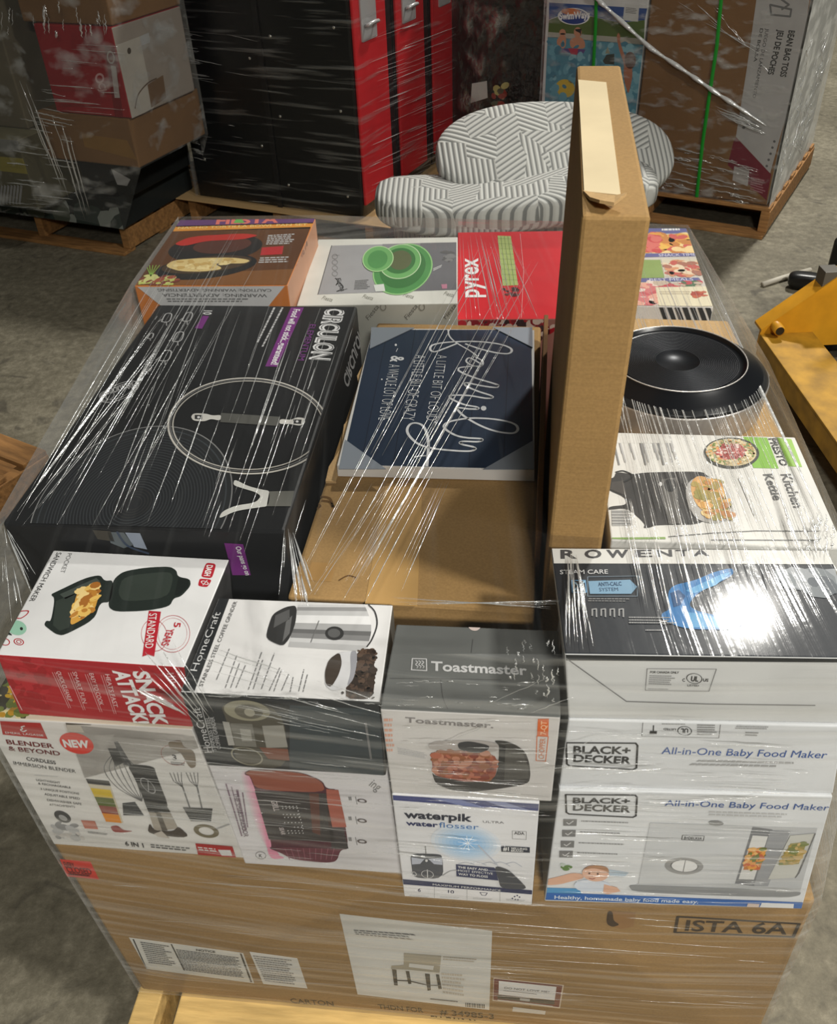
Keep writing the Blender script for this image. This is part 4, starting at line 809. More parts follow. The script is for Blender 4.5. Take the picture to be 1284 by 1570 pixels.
O = Carton(.1529, .7765, AT, -9.3688, .061, .5646, .861, {'LFT': .0041, 'RFT': .0037, 'LBT': .0006, 'RBT': -.0003, 'RFB': -.0105, 'LFB': -.0110}, bev=.004, pile=False)
F = O.face('top')
oc = O.build('tall_narrow_carton', 'tall narrow tan carton standing on edge above all the others, taped on top', kraft=M_KRAFT)
s = Sticker(F, [(887, 123), (930, 127), (952, 300), (896, 294)], L(226, 208, 170), .0008); s.build('paper_tape', oc, 'pale cream paper tape')
# torn flap at the near top edge
bm = bmesh.new(); Ft = O.face('top', False); pts = [((894, 294), .0015), ((912, 302), .004), ((942, 316), .010), ((959, 319), .014), ((940, 331), .012), ((918, 327), .012), ((904, 312), .006)]
up_ = [bm.verts.new(Ft.P(Ft.px(*p), h)) for p, h in pts]; lo = [bm.verts.new(v.co - Ft.n * .003) for v in up_]
bm.faces.new(up_); bm.faces.new(lo); n_ = len(pts)
for i in range(n_): bm.faces.new((lo[i], lo[(i + 1) % n_], up_[(i + 1) % n_], up_[i]))
bmesh.ops.recalc_face_normals(bm, faces=bm.faces); o = bm_obj('torn_flap', bm, M_KRAFT_L, oc); o['label'] = 'bent torn cardboard flap'

SL = Carton(.1475, .85, AT, -8.8, .0075, .60, .432, bev=.001, kraft=['left', 'right', 'top', 'front', 'back', 'bottom'])
SL.build('cardboard_slab', 'thin upright cardboard panel wedged between the canvas sign and the tall carton', 'cardboard', kraft=M_KRAFT_D)

P = Carton(.2215, .7713, AT, -7.2, .258, .2249, .4795, {'RBT': -.002, 'RFT': .0025}, {'all': L(216, 215, 210)})
F = P.face('top'); c = cx(900, 480, 3.344); PB = L(48, 46, 44)
F.poly(c((800, 635), (925, 640), (985, 798), (855, 795)), L(126, 178, 60), 1); F.poly(c((975, 640), (1050, 648), (1105, 790), (1035, 786)), L(150, 190, 90), 1)
F.text('PRESTO', *c((932, 645), (996, 785), (968, 640)), L(40), .03); F.text('Kitchen', *c((995, 828), (1062, 1000), (1045, 822)), L(96), .02); F.text('Kettle', *c((905, 828), (960, 962), (950, 822)), L(96), .02)
F.ell(*sum(map(list, c((742, 718), (885, 722), (745, 640))), []), L(52, 52, 44), 2); F.ell(*sum(map(list, c((740, 716), (870, 722), (742, 648))), []), L(206, 190, 150), 3)
F.ell(*sum(map(list, c((735, 712), (815, 714), (738, 668))), []), L(176, 90, 84), 4)
rnd = random.Random(2)
for i in range(240):
    a = rnd.random() * 6.28; q = rnd.random() ** .5; x, y = 740 + 122 * q * math.cos(a), 716 + 64 * q * math.sin(a)
    F.dot(*c((x, y)), 1.6 + 1.5 * rnd.random(), 1 + rnd.random(), rnd.choice([L(170, 70, 64), L(206, 120, 110), L(226, 200, 190), L(150, 60, 56)]) if q < .62 else rnd.choice([L(226, 214, 176), L(196, 170, 120), L(214, 150, 76), L(120, 140, 70)]), 5 + .02 * (i % 30), n=7)
F.poly(c((100, 852), (140, 846), (150, 815), (240, 828), (300, 818), (590, 812), (625, 838), (700, 900), (620, 1085), (350, 1088), (330, 1100), (290, 1105), (300, 1082), (210, 1000), (102, 1012), (120, 992), (205, 985), (195, 945), (100, 905)), PB, 1)
F.poly(c((380, 855), (460, 845), (480, 1080), (420, 1085)), L(92, 90, 86), 2); F.poly(c((130, 868), (190, 860), (205, 940), (120, 905)), L(70, 66, 62), 2); F.ell(*sum(map(list, c((428, 885), (460, 888), (430, 852))), []), L(40), 3); F.dot(*c((378, 880)), 2.6, 3.4, L(206), 4, n=10)
F.line(c((150, 818), (190, 812), (235, 838), (190, 868)), .0025, L(30), 3, True)
F.poly(c((505, 900), (540, 850), (620, 838), (700, 870), (740, 960), (760, 1050), (650, 1085), (560, 1060), (515, 980)), L(170, 168, 164), 3)
F.ell(*sum(map(list, c((612, 935), (690, 960), (600, 842))), []), L(206, 158, 96), 4)
F.food(c((545, 860), (690, 870), (740, 1060), (620, 1050)), [L(222, 172, 100), L(190, 130, 70), L(170, 150, 80), L(232, 200, 140), L(150, 140, 70)], 110, .0065, 5)
F.micro(*c((130, 665), (480, 668), (500, 790), (150, 790)), 1, L(216, 215, 210), 2, fill=.01)
for k, x in enumerate([135, 165, 215, 270, 285, 335, 360, 405, 425]): F.micro(*c((x, 668), (x + 14, 668), (x + 40, 790 - 12 * (k % 3)), (x + 26, 790 - 12 * (k % 3))), 1, L(150), 2)
for k, x in enumerate([140, 172, 222, 276, 292, 342, 368, 412, 432]):
    F.line(c((x, 670), (x + 26, 780 - 14 * (k % 3))), .0022, L(176) if k % 3 else L(130), 3)
F.line(c((780, 850), (860, 1040)), .0016, L(160), 3)
F.poly(c((125, 1012), (215, 1010), (236, 1090), (130, 1092)), L(168, 168, 166), 2)
for k in range(5): F.line(c((130, 1022 + k * 15), (228, 1022 + k * 15)), .0014, L(120), 3)
F.line(c((60, 1162), (120, 1158), (400, 1155)), .0035, L(130, 160, 90), 2); F.line(c((420, 1148), (640, 1130), (870, 1118), (1190, 1120)), .0014, L(110), 2); F.line(c((640, 1165), (1190, 1166)), .0016, L(120), 2)
P.build('kitchen_kettle_carton', 'white and green carton with a black cooking kettle and a bowl of food pictured')

Z = Carton(.270, 1.003, AT, -9, .285, .45, .421, {'RBT': -.062, 'RFT': -.022}, bev=.004)
Z.build('support_carton', 'tan carton lying under the black pan', kraft=M_KRAFT_L)
# the pan
root = empty('frying_pan', (.392, 1.146, 1.041), 'round black nonstick pan with ringed base and steel side, behind the kettle carton', 'pan')
steel = simple('brushed_steel', L(186, 182, 178), .35, .6, bump=.05, nscale=200, stretch=(1, 1, 20)); enamel = simple('black_nonstick', L(14, 16, 20), .3, 0, .3)
bm = bmesh.new(); lathe(bm, [(.0, .0), (.118, .0), (.1255, .004), (.1295, .012), (.131, .030), (.1325, .0555), (.1325, .0575), (.127, .058), (0, .0575)]); bm_obj('steel_side', bm, steel, root, True)
bm = bmesh.new(); lathe(bm, [(.1305, .0578), (.1312, .0592), (.128, .062), (.118, .068), (.106, .075), (.1, .0795), (.098, .081), (.0965, .0805), (.0955, .077), (.09, .0745), (0, .0745)]); bm_obj('black_body', bm, enamel, root, True)
ring = simple('ringed_base_metal', L(112, 116, 120), .3, .7); bm = bmesh.new()
prof = []
for i in range(22):
    r0 = .088 - i * .0026; prof += [(r0, .0750), (r0 - .0006, .0762), (r0 - .0016, .0762), (r0 - .0022, .0750)]
lathe(bm, prof + [(0.0004, .0750)], caps=False); bm_obj('ringed_base', bm, simple('dark_ringed_metal', L(34, 36, 40), .35, .5, .3), root, True)
bm = bmesh.new(); lathe(bm, [(.0968, .0803), (.0978, .0818), (.0990, .0812), (.0985, .0800)], caps=False); bm_obj('rim_line', bm, steel, root, True)

S = Carton(.3737, 1.4962, AT, -7.8168, .18, .378, .4178, {'RBT': -.0008, 'RFT': .0006}, {'all': L(206, 200, 190), 'front': L(226, 224, 220)})
F = S.face('top'); c = cx(930, 340, 4.938); pb = L(96, 96, 150)
F.poly(c((300, 45), (605, 45), (620, 88), (300, 92)), pb, 1); F.micro(*c((420, 55), (590, 52), (600, 80), (420, 82)), 1, WHITE, 2, word=.12)
F.food(c((320, 100), (620, 100), (680, 235), (290, 238)), [L(226, 160, 70), L(232, 184, 84), L(206, 90, 80), L(200, 130, 60), L(240, 210, 150)], 130, .014, 1, 5); F.food(c((330, 110), (390, 110), (390, 235), (300, 235)), [L(200, 70, 70), L(214, 110, 100)], 30, .012, 2, 6)
F.poly(c((300, 242), (690, 238), (705, 262), (290, 270)), pb, 2); F.text('SNACK TIME', *c((400, 266), (680, 260), (398, 246)), L(220, 220, 236), .03, 3)
F.poly(c((280, 290), (410, 290), (440, 425), (250, 430)), L(140, 164, 92), 2); F.poly(c((415, 285), (740, 280), (760, 400), (440, 415)), L(214, 206, 184), 1)
F.food(c((440, 310), (700, 300), (720, 400), (450, 410)), [L(196, 90, 80), L(214, 150, 110), L(232, 210, 180), L(170, 110, 90)], 90, .010, 2, 8)
F.poly(c((265, 430), (700, 425), (720, 450), (255, 458)), pb, 2); F.text('BEST MEALS', *c((330, 452), (660, 448), (328, 432)), L(220, 220, 236), .03, 3)
F.food(c((250, 465), (380, 465), (390, 640), (230, 640)), [L(214, 120, 120), L(232, 170, 150), L(200, 90, 96), L(236, 214, 200)], 60, .012, 2, 9); F.food(c((380, 460), (700, 460), (700, 495), (380, 495)), [L(80, 110, 80), L(190, 70, 80), L(200, 180, 160)], 40, .008, 2, 10)
F.poly(c((372, 498), (780, 492), (830, 640), (400, 650)), L(226, 216, 186), 3); F.food(c((655, 535), (740, 535), (745, 575), (660, 575)), [L(190, 96, 66), L(170, 70, 56)], 16, .007, 4, 11); F.micro(*c((400, 530), (640, 530), (660, 560), (410, 560)), 2, L(190, 176, 150), 4)
F = S.face('front')
for k in range(8): F.poly(c((400 + k * 58, 648), (440 + k * 58, 648), (475 + k * 58, 750), (438 + k * 58, 752)), L(34), 1)
S.build('food_picture_carton', 'white carton covered in food photographs with lilac bands')

T_ = Carton(*pushed(.0838, 1.4673, 1.0366, .263, .4151, -4.2783, 1.075), {'LBT': -.0032, 'LFT': .0022}, {'all': L(206, 36, 46), 'front': L(170, 120, 110)})
F = T_.face('top'); c = cx(660, 330, 2.791)
F.text('pyrex', *c((208, 352), (203, 185), (120, 352)), L(236), .02)
F.poly(c((288, 88), (345, 90), (376, 300), (310, 302)), L(172, 190, 116), 1)
for k in range(9): F.line(c((290 + k * 2.5, 100 + k * 22), (348 + k * 3.5, 102 + k * 22)), .001, L(120, 140, 80), 2)
for k in range(3): F.line(c((302 + k * 15, 90), (326 + k * 17, 300)), .001, L(120, 140, 80), 2)
F.food(c((312, 302), (376, 302), (380, 345), (318, 345)), [L(70, 40, 40), L(190, 60, 60), L(120, 60, 60)], 24, .006, 2); F.line(c((385, 80), (400, 240), (390, 440)), .001, L(232, 160, 160), 2)
F = T_.face('front'); F.food([(702, 492), (850, 492), (850, 520), (702, 520)], [L(176, 30, 44), L(60, 36, 40), L(226, 206, 196), L(140, 20, 36)], 120, .008, 1)
T_.build('glassware_carton', 'bright red carton with white lettering and a light green strip')

U = Carton(*pushed(-.2022, 1.4673, 1.0773, .2872, .3054, -3.8647, 1.075), {'LBT': -.0005, 'RBT': -.001, 'LFT': .0004, 'RFT': .0007}, {'all': L(216, 216, 208), 'front': L(176, 176, 166)})
F = U.face('top'); c = cx(470, 350, 5.136)
F.poly(c((200, 138), (1182, 112), (1182, 485), (92, 522)), L(160, 160, 162), 1); F.poly(c((900, 118), (1182, 112), (1182, 485), (840, 495)), L(112, 112, 116), 2); F.poly(c((600, 126), (900, 118), (840, 495), (560, 505)), L(138, 138, 140), 1.5)
GR = [L(84, 146, 84), L(112, 172, 104), L(66, 120, 68), L(146, 196, 130)]
F.ell(*sum(map(list, c((760, 315), (995, 290), (775, 125))), []), GR[0], 3); F.ell(*sum(map(list, c((760, 315), (995, 290), (775, 125))), []), GR[3], 3.4, .955); F.ell(*sum(map(list, c((760, 310), (940, 290), (772, 160))), []), GR[2], 4)
F.ell(*sum(map(list, c((740, 262), (905, 250), (745, 130))), []), GR[1], 5); F.ell(*sum(map(list, c((740, 262), (905, 250), (745, 130))), []), L(186, 214, 170), 5.4, .955); F.ell(*sum(map(list, c((735, 258), (860, 250), (740, 160))), []), GR[2], 6)
F.ell(*sum(map(list, c((740, 255), (830, 250), (742, 180))), []), L(96, 104, 72), 6.6)
F.ell(*sum(map(list, c((565, 245), (688, 240), (570, 146))), []), GR[1], 7.4); F.ell(*sum(map(list, c((565, 245), (688, 240), (570, 146))), []), L(176, 214, 156), 7.8, .94); F.ell(*sum(map(list, c((562, 250), (640, 245), (566, 180))), []), GR[0], 8.2)
F.poly(c((530, 450), (610, 442), (622, 498), (545, 502)), L(214, 218, 212), 4); F.micro(*c((385, 415), (505, 405), (500, 485), (375, 490)), 6, L(96), 3)
F.line(c((228, 395), (250, 420), (235, 450), (260, 430), (290, 470), (240, 500), (320, 480)), .002, L(50), 3, True); F.text('Fiesta', *c((232, 400), (275, 500), (270, 395)), L(60), .0, 4)
F.line(c((200, 138), (92, 522)), .0015, L(90), 3); F.line(c((210, 220), (260, 215)), .001, L(110), 3)
for k in range(4): F.dot(*c((225, 225 + k * 45)), 4.5, 4, L(130), 3, .8, 14)
F.poly(c((1062, 445), (1108, 443), (1108, 478), (1070, 480)), L(190, 130, 150), 4); F.micro(*c((1000, 320), (1070, 290), (1070, 310), (1000, 345)), 2, L(222), 4)
F.food(c((1080, 190), (1160, 190), (1150, 260), (1080, 260)), [L(130), L(96)], 16, .008, 3)
for k in range(4): F.text('Fiesta', *c((120 + k * 320, 560 - k * 12), (200 + k * 320, 580 - k * 12), (125 + k * 320, 530 - k * 12)), L(150, 150, 140), .0, 3)
F = U.face('front')
for k in range(4): F.text('Fiesta', *c((490 + k * 305, 725 - k * 4), (575 + k * 305, 620 - k * 4), (470 + k * 305, 690 - k * 4)), L(96, 94, 86), .0, 3); F.dot(*c((605 + k * 305, 620)), 5, 6, L(130, 128, 118), 3, .7, 12)
U.build('dinnerware_carton', 'pale grey carton with green bowls and plates pictured, beside the bright red one')

W = Carton(*pushed(-.5084, 1.5467, 1.0922, .2892, .3279, -5.023, 1.012), {'LBT': -.0025, 'RBT': .001, 'LFT': .0019, 'RFT': -.0007}, {'all': L(206, 122, 52), 'right': L(206, 150, 116)})
F = W.face('top'); c = cx(180, 310, 2.918)
F.poly(c((285, 66), (890, 66), (884, 96), (262, 112)), L(104, 66, 116), 2); F.poly(c((262, 108), (884, 92), (878, 118), (250, 132)), L(222, 150, 60), 2); F.text('NACHO TORTILLA BOWL PAN SET', *c((270, 122), (850, 106), (272, 112)), L(240, 210, 130), .01, 3)
F.poly(c((238, 132), (866, 112), (768, 372), (84, 372)), L(92, 58, 34), 2); F.poly(c((84, 372), (120, 330), (790, 300), (768, 372)), L(124, 82, 46), 2.4)
F.text('FIESTA', *c((440, 100), (720, 92), (440, 72)), L(222, 120, 110), .04, 3); F.poly(c((520, 95), (545, 60), (570, 95)), L(110, 180, 90), 4)
F.ell(*sum(map(list, c((440, 205), (650, 190), (450, 145))), []), L(40, 38, 38), 3); F.ell(*sum(map(list, c((470, 195), (600, 185), (475, 160))), []), L(84, 52, 44), 4)
F.poly(c((250, 190), (330, 155), (560, 142), (640, 150), (560, 170), (400, 175), (300, 200)), L(184, 50, 44), 5)
F.ell(*sum(map(list, c((400, 290), (625, 268), (415, 238))), []), L(34, 34, 36), 3.4); F.ell(*sum(map(list, c((400, 280), (600, 262), (412, 244))), []), L(70, 56, 44), 3.8)
F.poly(c((212, 290), (250, 262), (380, 252), (520, 250), (600, 262), (570, 278), (430, 275), (478, 302), (380, 314), (280, 312)), L(214, 190, 130), 5); F.food(c((230, 270), (560, 255), (450, 300), (270, 308)), [L(226, 206, 150), L(196, 164, 100)], 50, .006, 6)
F.micro(*c((675, 150), (810, 142), (800, 192), (665, 195)), 6, L(200), 4, word=.12); F.poly(c((648, 205), (745, 198), (738, 235), (640, 240)), L(180, 44, 48), 4); F.micro(*c((640, 250), (780, 245), (770, 275), (630, 278)), 3, L(190), 4, word=.12)
F.food(c((120, 330), (270, 340), (260, 372), (90, 372)), [L(120, 60, 50), L(180, 190, 100), L(150, 80, 60), L(200, 200, 130)], 60, .008, 5)
for k in range(5): F.line(c((150, 335), (130 + k * 15, 285)), .0015, L(140, 180, 80), 6)
F = W.face('front')
F.poly(c((84, 374), (750, 374), (672, 470), (205, 470)), L(206, 206, 206), 2); F.text('CAUTION: WARNING ADVERTISING', *c((690, 388), (180, 386), (690, 400)), L(90), .01, 3); F.text('WARNING: ADVERTENCIA', *c((670, 410), (200, 408), (670, 424)), L(90), .01, 3); F.micro(*c((220, 430), (600, 430), (590, 450), (230, 450)), 2, L(110), 3)
F = W.face('right'); F.food([(425, 400), (470, 350), (480, 360), (440, 440)], [L(190, 130, 100), L(120, 90, 70)], 30, .006, 1)
W.build('tortilla_pan_carton', 'orange and purple carton with tortilla pans pictured on brown')
# ------------------------------------------------------------------ stretch wrap round the whole pile
for k in range(24):
    t = 2 * math.pi * k / 24; ALLPTS.append(Vector((.392 + .132 * math.cos(t), 1.146 + .132 * math.sin(t), 1.10)))
def hull_film(name, pts, label, mats, grow=.006, parent=None, cut_bottom=True, cat='plastic wrap', group=None, sub=0):
    ctr = sum(pts, Vector()) / len(pts); bm = bmesh.new()
    for p in pts:
        d = Vector((p.x - ctr.x, p.y - ctr.y, 0)); d = d.normalized() if d.length > 1e-6 else d
        bm.verts.new(p + d * grow + Vector((0, 0, grow if p.z > ctr.z else 0)))
    r = bmesh.ops.convex_hull(bm, input=bm.verts)
    bmesh.ops.delete(bm, geom=list({g for g in r['geom_interior'] + r['geom_unused'] if isinstance(g, bmesh.types.BMVert)}), context='VERTS')
    bmesh.ops.recalc_face_normals(bm, faces=bm.faces)
    if cut_bottom: bmesh.ops.delete(bm, geom=[f for f in bm.faces if f.normal.z < -.6], context='FACES')
    bvh = BVHTree.FromBMesh(bm)
    for f in bm.faces: f.material_index = 0 if f.normal.z > .6 else 1; f.smooth = False
    o = bm_obj(name, bm, mats)
    tag(o, label, cat, group); return o, bvh
wrap, BV = hull_film('stretch_wrap', ALLPTS, 'clear stretch film wound tightly round the near pile of boxes', [M_FILM_TOP, M_FILM_SIDE])

class Folds:
    """creases and gathered strands of the film, thin flattened rolls of plastic lying on it"""
    def __init__(s): s.v, s.f = [], []
    def strand(s, a, b, wd, bvh=None, flat=.45, wob=.0, n=9, rnd=random):
        bvh = bvh or BV; pts = []; last = None
        for i in range(n):
            t = i / (n - 1); x = a[0] + (b[0] - a[0]) * t + rnd.uniform(-wob, wob); y = a[1] + (b[1] - a[1]) * t + rnd.uniform(-wob, wob) * .5
            h = bvh.ray_cast(CAMO, ray(x, y).normalized())
            if h[0] is None: continue
            pts.append(h[0] + h[1] * (.0008 if h[1].z > -1 else 0)); last = h[1]
        if len(pts) < 2: return
        m = len(pts); rad = [wd / 2 * max(.12, math.sin(math.pi * (i + .35) / (m - .3))) * rnd.uniform(.7, 1.2) for i in range(m)]
        v, f = tube_vf(pts, rad, 5, flat, last); b0 = len(s.v); s.v += v; s.f += [tuple(i + b0 for i in q) for q in f]
    def fan(s, A1, A2, B1, B2, n, w0, w1, seed, lo=.0, hi=1.0, minlen=.15, maxlen=1.0, wob=.3, bvh=None, jit=.02):
        rnd = random.Random(seed)
        for i in range(n):
            t = rnd.random(); u = min(1, max(0, t + rnd.uniform(-jit, jit))); L0 = rnd.uniform(minlen, maxlen); s0 = rnd.uniform(lo, max(lo, hi - L0)); s1 = min(hi, s0 + L0)
            a = (A1[0] + (A2[0] - A1[0]) * t, A1[1] + (A2[1] - A1[1]) * t); b = (B1[0] + (B2[0] - B1[0]) * u, B1[1] + (B2[1] - B1[1]) * u)
            p = lambda q: (a[0] + (b[0] - a[0]) * q, a[1] + (b[1] - a[1]) * q)
            s.strand(p(s0), p(s1), rnd.uniform(w0, w1) * (1 if rnd.random() < .8 else 1.9), bvh, wob=wob, rnd=rnd)
    def build(s, name, parent, label, mat=None):
        o = link_mesh(name, s.v, s.f, [mat or M_FOLD], None, smooth=True); o.parent = parent; o['label'] = label; o['kind'] = 'stuff'; return o
fo = Folds()
# left side: taut lines from the back row down to the near left corner
fo.fan((275, 345), (430, 340), (5, 800), (170, 815), 26, .0005, .0011, 1, maxlen=.9)
fo.fan((330, 340), (560, 480), (150, 812), (440, 860), 46, .0005, .0011, 2, minlen=.08, maxlen=.5)
fo.fan((245, 470), (300, 500), (3, 806), (40, 810), 7, .0009, .0018, 3, minlen=.5, maxlen=1)
# centre: lines from the red carton to the lower left of the tan carton
fo.fan((720, 370), (860, 380), (455, 880), (560, 900), 26, .0006, .0013, 4, minlen=.2, maxlen=.9)
fo.fan((620, 700), (700, 720), (470, 920), (610, 930), 22, .0005, .0011, 5, minlen=.2, maxlen=.8)
fo.fan((700, 360), (780, 356), (700, 500), (850, 500), 26, .0005, .0010, 6)
# right side: parallel lines over the pan and the kettle carton
fo.fan((890, 400), (1052, 352), (1000, 835), (1283, 835), 80, .0006, .0013, 7, minlen=.12, maxlen=.7)
fo.fan((930, 660), (1190, 660), (1000, 1000), (1284, 900), 60, .0006, .0014, 8, minlen=.1, maxlen=.6)
fo.fan((1050, 352), (1060, 365), (1240, 760), (1284, 840), 12, .0007, .0015, 9, minlen=.4, maxlen=1)
fo.fan((950, 480), (965, 490), (1000, 640), (900, 700), 10, .0008, .0018, 10)
# gathered bunches at the corners
fo.fan((436, 806), (450, 812), (420, 930), (500, 930), 12, .0009, .0022, 11)
fo.fan((868, 820), (885, 850), (868, 1000), (915, 1000), 34, .0006, .0015, 12, maxlen=.6)
fo.fan((2, 806), (12, 812), (0, 990), (70, 880), 14, .0007, .0014, 13)
# front: long nearly level lines
fo.fan((150, 1120), (20, 1290), (860, 1190), (840, 1360), 70, .0005, .0010, 14, minlen=.05, maxlen=.35, wob=1.2)
fo.fan((300, 980), (290, 1180), (600, 1080), (600, 1200), 40, .0005, .0010, 15, minlen=.05, maxlen=.4, wob=1.0)
fo.fan((590, 1100), (600, 1240), (860, 1100), (850, 1250), 45, .0004, .0009, 16, minlen=.05, maxlen=.4, wob=1.0)
fo.fan((850, 1090), (845, 1380), (1280, 1110), (1240, 1390), 80, .0005, .0010, 17, minlen=.05, maxlen=.4, wob=1.2)
fo.fan((90, 1300), (220, 1510), (1245, 1392), (1180, 1560), 60, .0004, .0009, 18, minlen=.04, maxlen=.25, wob=.8)
fo.fan((620, 1130), (850, 1240), (870, 1010), (1280, 1230), 10, .0006, .0012, 19, minlen=.1, maxlen=.5, wob=2)
fo.fan((200, 1020), (260, 960), (310, 1120), (330, 1090), 10, .0010, .0024, 20, minlen=.4, maxlen=1, wob=1)
fo.fan((600, 1040), (600, 1090), (860, 1040), (860, 1090), 26, .0005, .0012, 21, minlen=.02, maxlen=.14, wob=2)
fo.fan((280, 1058), (280, 1066), (590, 1074), (590, 1082), 16, .0006, .0014, 22, minlen=.03, maxlen=.2, wob=1.5)
fo.fan((770, 985), (855, 975), (780, 1050), (858, 1080), 34, .0006, .0016, 23, minlen=.04, maxlen=.22, wob=2.5)  # short pale crumples added as sparkle over the chopper carton
fo.fan((190, 1050), (215, 1052), (278, 1092), (292, 1098), 5, .002, .005, 24, minlen=.6, maxlen=1, wob=1)  # thick pale crease added as the white shine on the red front
fo.fan((1225, 790), (1280, 780), (1235, 860), (1284, 850), 16, .0008, .003, 25, minlen=.1, maxlen=.5, wob=2)
fo.fan((600, 915), (600, 935), (850, 935), (870, 915), 7, .0006, .0012, 26, minlen=.5, maxlen=1, wob=1)
fo.build('film_creases', wrap, 'white shining creases in the film')

# ------------------------------------------------------------------ the place behind
# left stack on a pallet
def lpt(d, t=0): return d
LC = at(201, 387, 0); ly = -24.0; la = math.radians(ly)
LO = Vector((LC.x - 1.15 * math.cos(la), LC.y - 1.15 * math.sin(la), 0))
pallet('wooden_pallet', 'dark weathered pallet under the wrapped stack with the red carton', (LO.x, LO.y), ly, 1.15, 1.0, M_WOOD_D)
def bg_carton(px_, z, yaw, w, d, h, cols=None, **k):
    """front right bottom corner at a picture point at height z"""
    p = at(px_[0], px_[1], z); a = math.radians(yaw)
    return Carton(p.x - w * math.cos(a), p.y - w * math.sin(a), z, yaw, w, d, h, None, cols, pile=False, bev=.006, **k)
LP = []
bg = []
c1 = bg_carton((190, 352), .142, ly, 1.05, .62, .16, {'all': L(36, 40, 40)})
F = c1.face('front'); F.food([(0, 300), (180, 330), (190, 350), (0, 340)], [L(60, 70, 66), L(90, 96, 84), L(150, 156, 150)], 40, .05, 1); F.text('Ken', (0, 330), (60, 338), (0, 318), L(120), .0)
c1.build('black_flat_carton', 'dark flat carton lying on the weathered pallet'); bg.append(c1)
cy = bg_carton((60, 322), .304, ly, .85, .55, .32, {'all': L(84, 80, 60), 'top': L(130, 124, 96)})
F = cy.face('front'); F.poly([(0, 240), (48, 244), (52, 268), (0, 262)], L(140, 130, 60), 1); F.poly([(0, 150), (42, 156), (48, 232), (0, 232)], L(122, 122, 118), 1)
for k in range(7): F.line([(3 + k * 5, 285), (0 + k * 5, 312)], .012, L(140), 2)
cy.build('yellow_green_carton', 'yellow and grey printed carton under the drab carton', kraft=M_KRAFT_D); bg.append(cy)
ck = bg_carton((214, 258), .50, ly, .52, .55, .215, None)
F = ck.face('front'); F.poly([(125, 205), (195, 215), (210, 245), (130, 225)], L(140, 104, 54), 1)
ck.build('brown_carton', 'brown carton directly under the dark red carton', kraft=M_KRAFT_D); bg.append(ck)
zt = ck.K['RFT'].z
supp = bg_carton((206, 300), .304, ly, .30, .5, .19, {'all': L(28, 30, 30)}); F = supp.face('front'); F.poly([(170, 258), (200, 275), (195, 285), (180, 283)], L(190), 1)
supp.build('dark_carton', 'small dark carton with a white patch under a brown carton'); bg.append(supp)
p = ck.K['RFT']; a = la
cr = Carton(p.x - .40 * math.cos(a) + .0, p.y - .40 * math.sin(a), zt + .002, ly, .42, .5, .36, None, {'all': L(150, 24, 34), 'right': L(150, 140, 130), 'top': L(150, 24, 34)}, pile=False, bev=.006)
F = cr.face('front'); F.ell(153, 120, 160, 120, 153, 112, L(206, 160, 160), 2, .6); F.text('CJ-', (150, 128), (156, 145), (160, 126), L(206, 160, 160), .02); F.poly([(160, 70), (176, 74), (190, 188), (178, 188)], L(120, 16, 26), 1.5); F.ell(170, 88, 176, 90, 170, 78, L(190, 180, 176), 2, .7); F.poly([(170, 100), (178, 102), (184, 150), (176, 150)], L(180, 170, 166), 2)
F = cr.face('right'); F.poly([(176, 70), (214, 56), (236, 165), (190, 190)], L(176, 170, 160), 1); F.poly([(226, 130), (250, 115), (255, 150), (232, 165)], L(110, 84, 60), 2); F.dot(198, 78, 3, 5, L(70, 60, 50), 2); F.line([(207, 166), (212, 145), (226, 128), (240, 120)], .006, L(90, 70, 56), 2, True); F.poly([(214, 56), (228, 50), (230, 65), (217, 70)], L(170), 2)
cr.build('red_carton', 'dark red carton with a white emblem and printed side, between two brown cartons'); bg.append(cr)
ct = Carton(p.x - .46 * math.cos(a), p.y - .46 * math.sin(a) + .02, zt + .364, ly, .48, .5, .5, pile=False, bev=.006)
ct.build('brown_carton', 'brown carton on top of the red carton', kraft=M_KRAFT_D); bg.append(ct)
cw = Carton(p.x - 1.32 * math.cos(a), p.y - 1.32 * math.sin(a), cy.K['LFT'].z + .002, ly, .72, .5, .62, None, {'all': L(104, 96, 78)}, pile=False, bev=.006)
cw.build('drab_carton', 'drab wrapped carton beside the red carton, on the yellow and grey one'); bg.append(cw)
M_BGF = film_mat('background_film', (7, 7, 11), base=.05, streak=.45, milky=.55, rough=.25, bump=1.0, lo=.54, hi=.74, scale=1.0)
pts = [v for q in bg for v in q.K.values()] + [Vector((LC.x, LC.y, .13)), Vector((LO.x, LO.y, .13))]
wl, bvl = hull_film('stretch_wrap', pts, 'crumpled clear film round the stack that holds the red carton', [M_BGF, M_BGF], .012)
fl = Folds(); fl.fan((20, 110), (100, 180), (90, 280), (150, 370), 10, .004, .010, 31, bvh=bvl, wob=1, minlen=.3); fl.fan((0, 0), (170, 0), (0, 60), (180, 60), 24, .003, .008, 32, bvh=bvl, wob=1.2, minlen=.1, maxlen=.6); fl.fan((60, 60), (50, 180), (200, 70), (190, 190), 14, .002, .004, 33, bvh=bvl, wob=.6, minlen=.1, maxlen=.6); fl.fan((0, 120), (0, 330), (120, 150), (130, 340), 26, .003, .007, 34, bvh=bvl, wob=1.2, minlen=.1, maxlen=.5)
fl.build('film_creases', wl, 'thick bunched creases')

# black cases with red fronts, side by side on a pallet
cp = at(558, 337, .14); cya = -26.0; ca = math.radians(cya)
ux = Vector((math.cos(ca), math.sin(ca), 0)); uy = Vector((-math.sin(ca), math.cos(ca), 0))
pallet('wooden_pallet', 'pallet under the black cases with red fronts', tuple((cp - ux * 1.06 - uy * .03)[:2]), cya, 1.12, 1.4, M_WOOD_D)
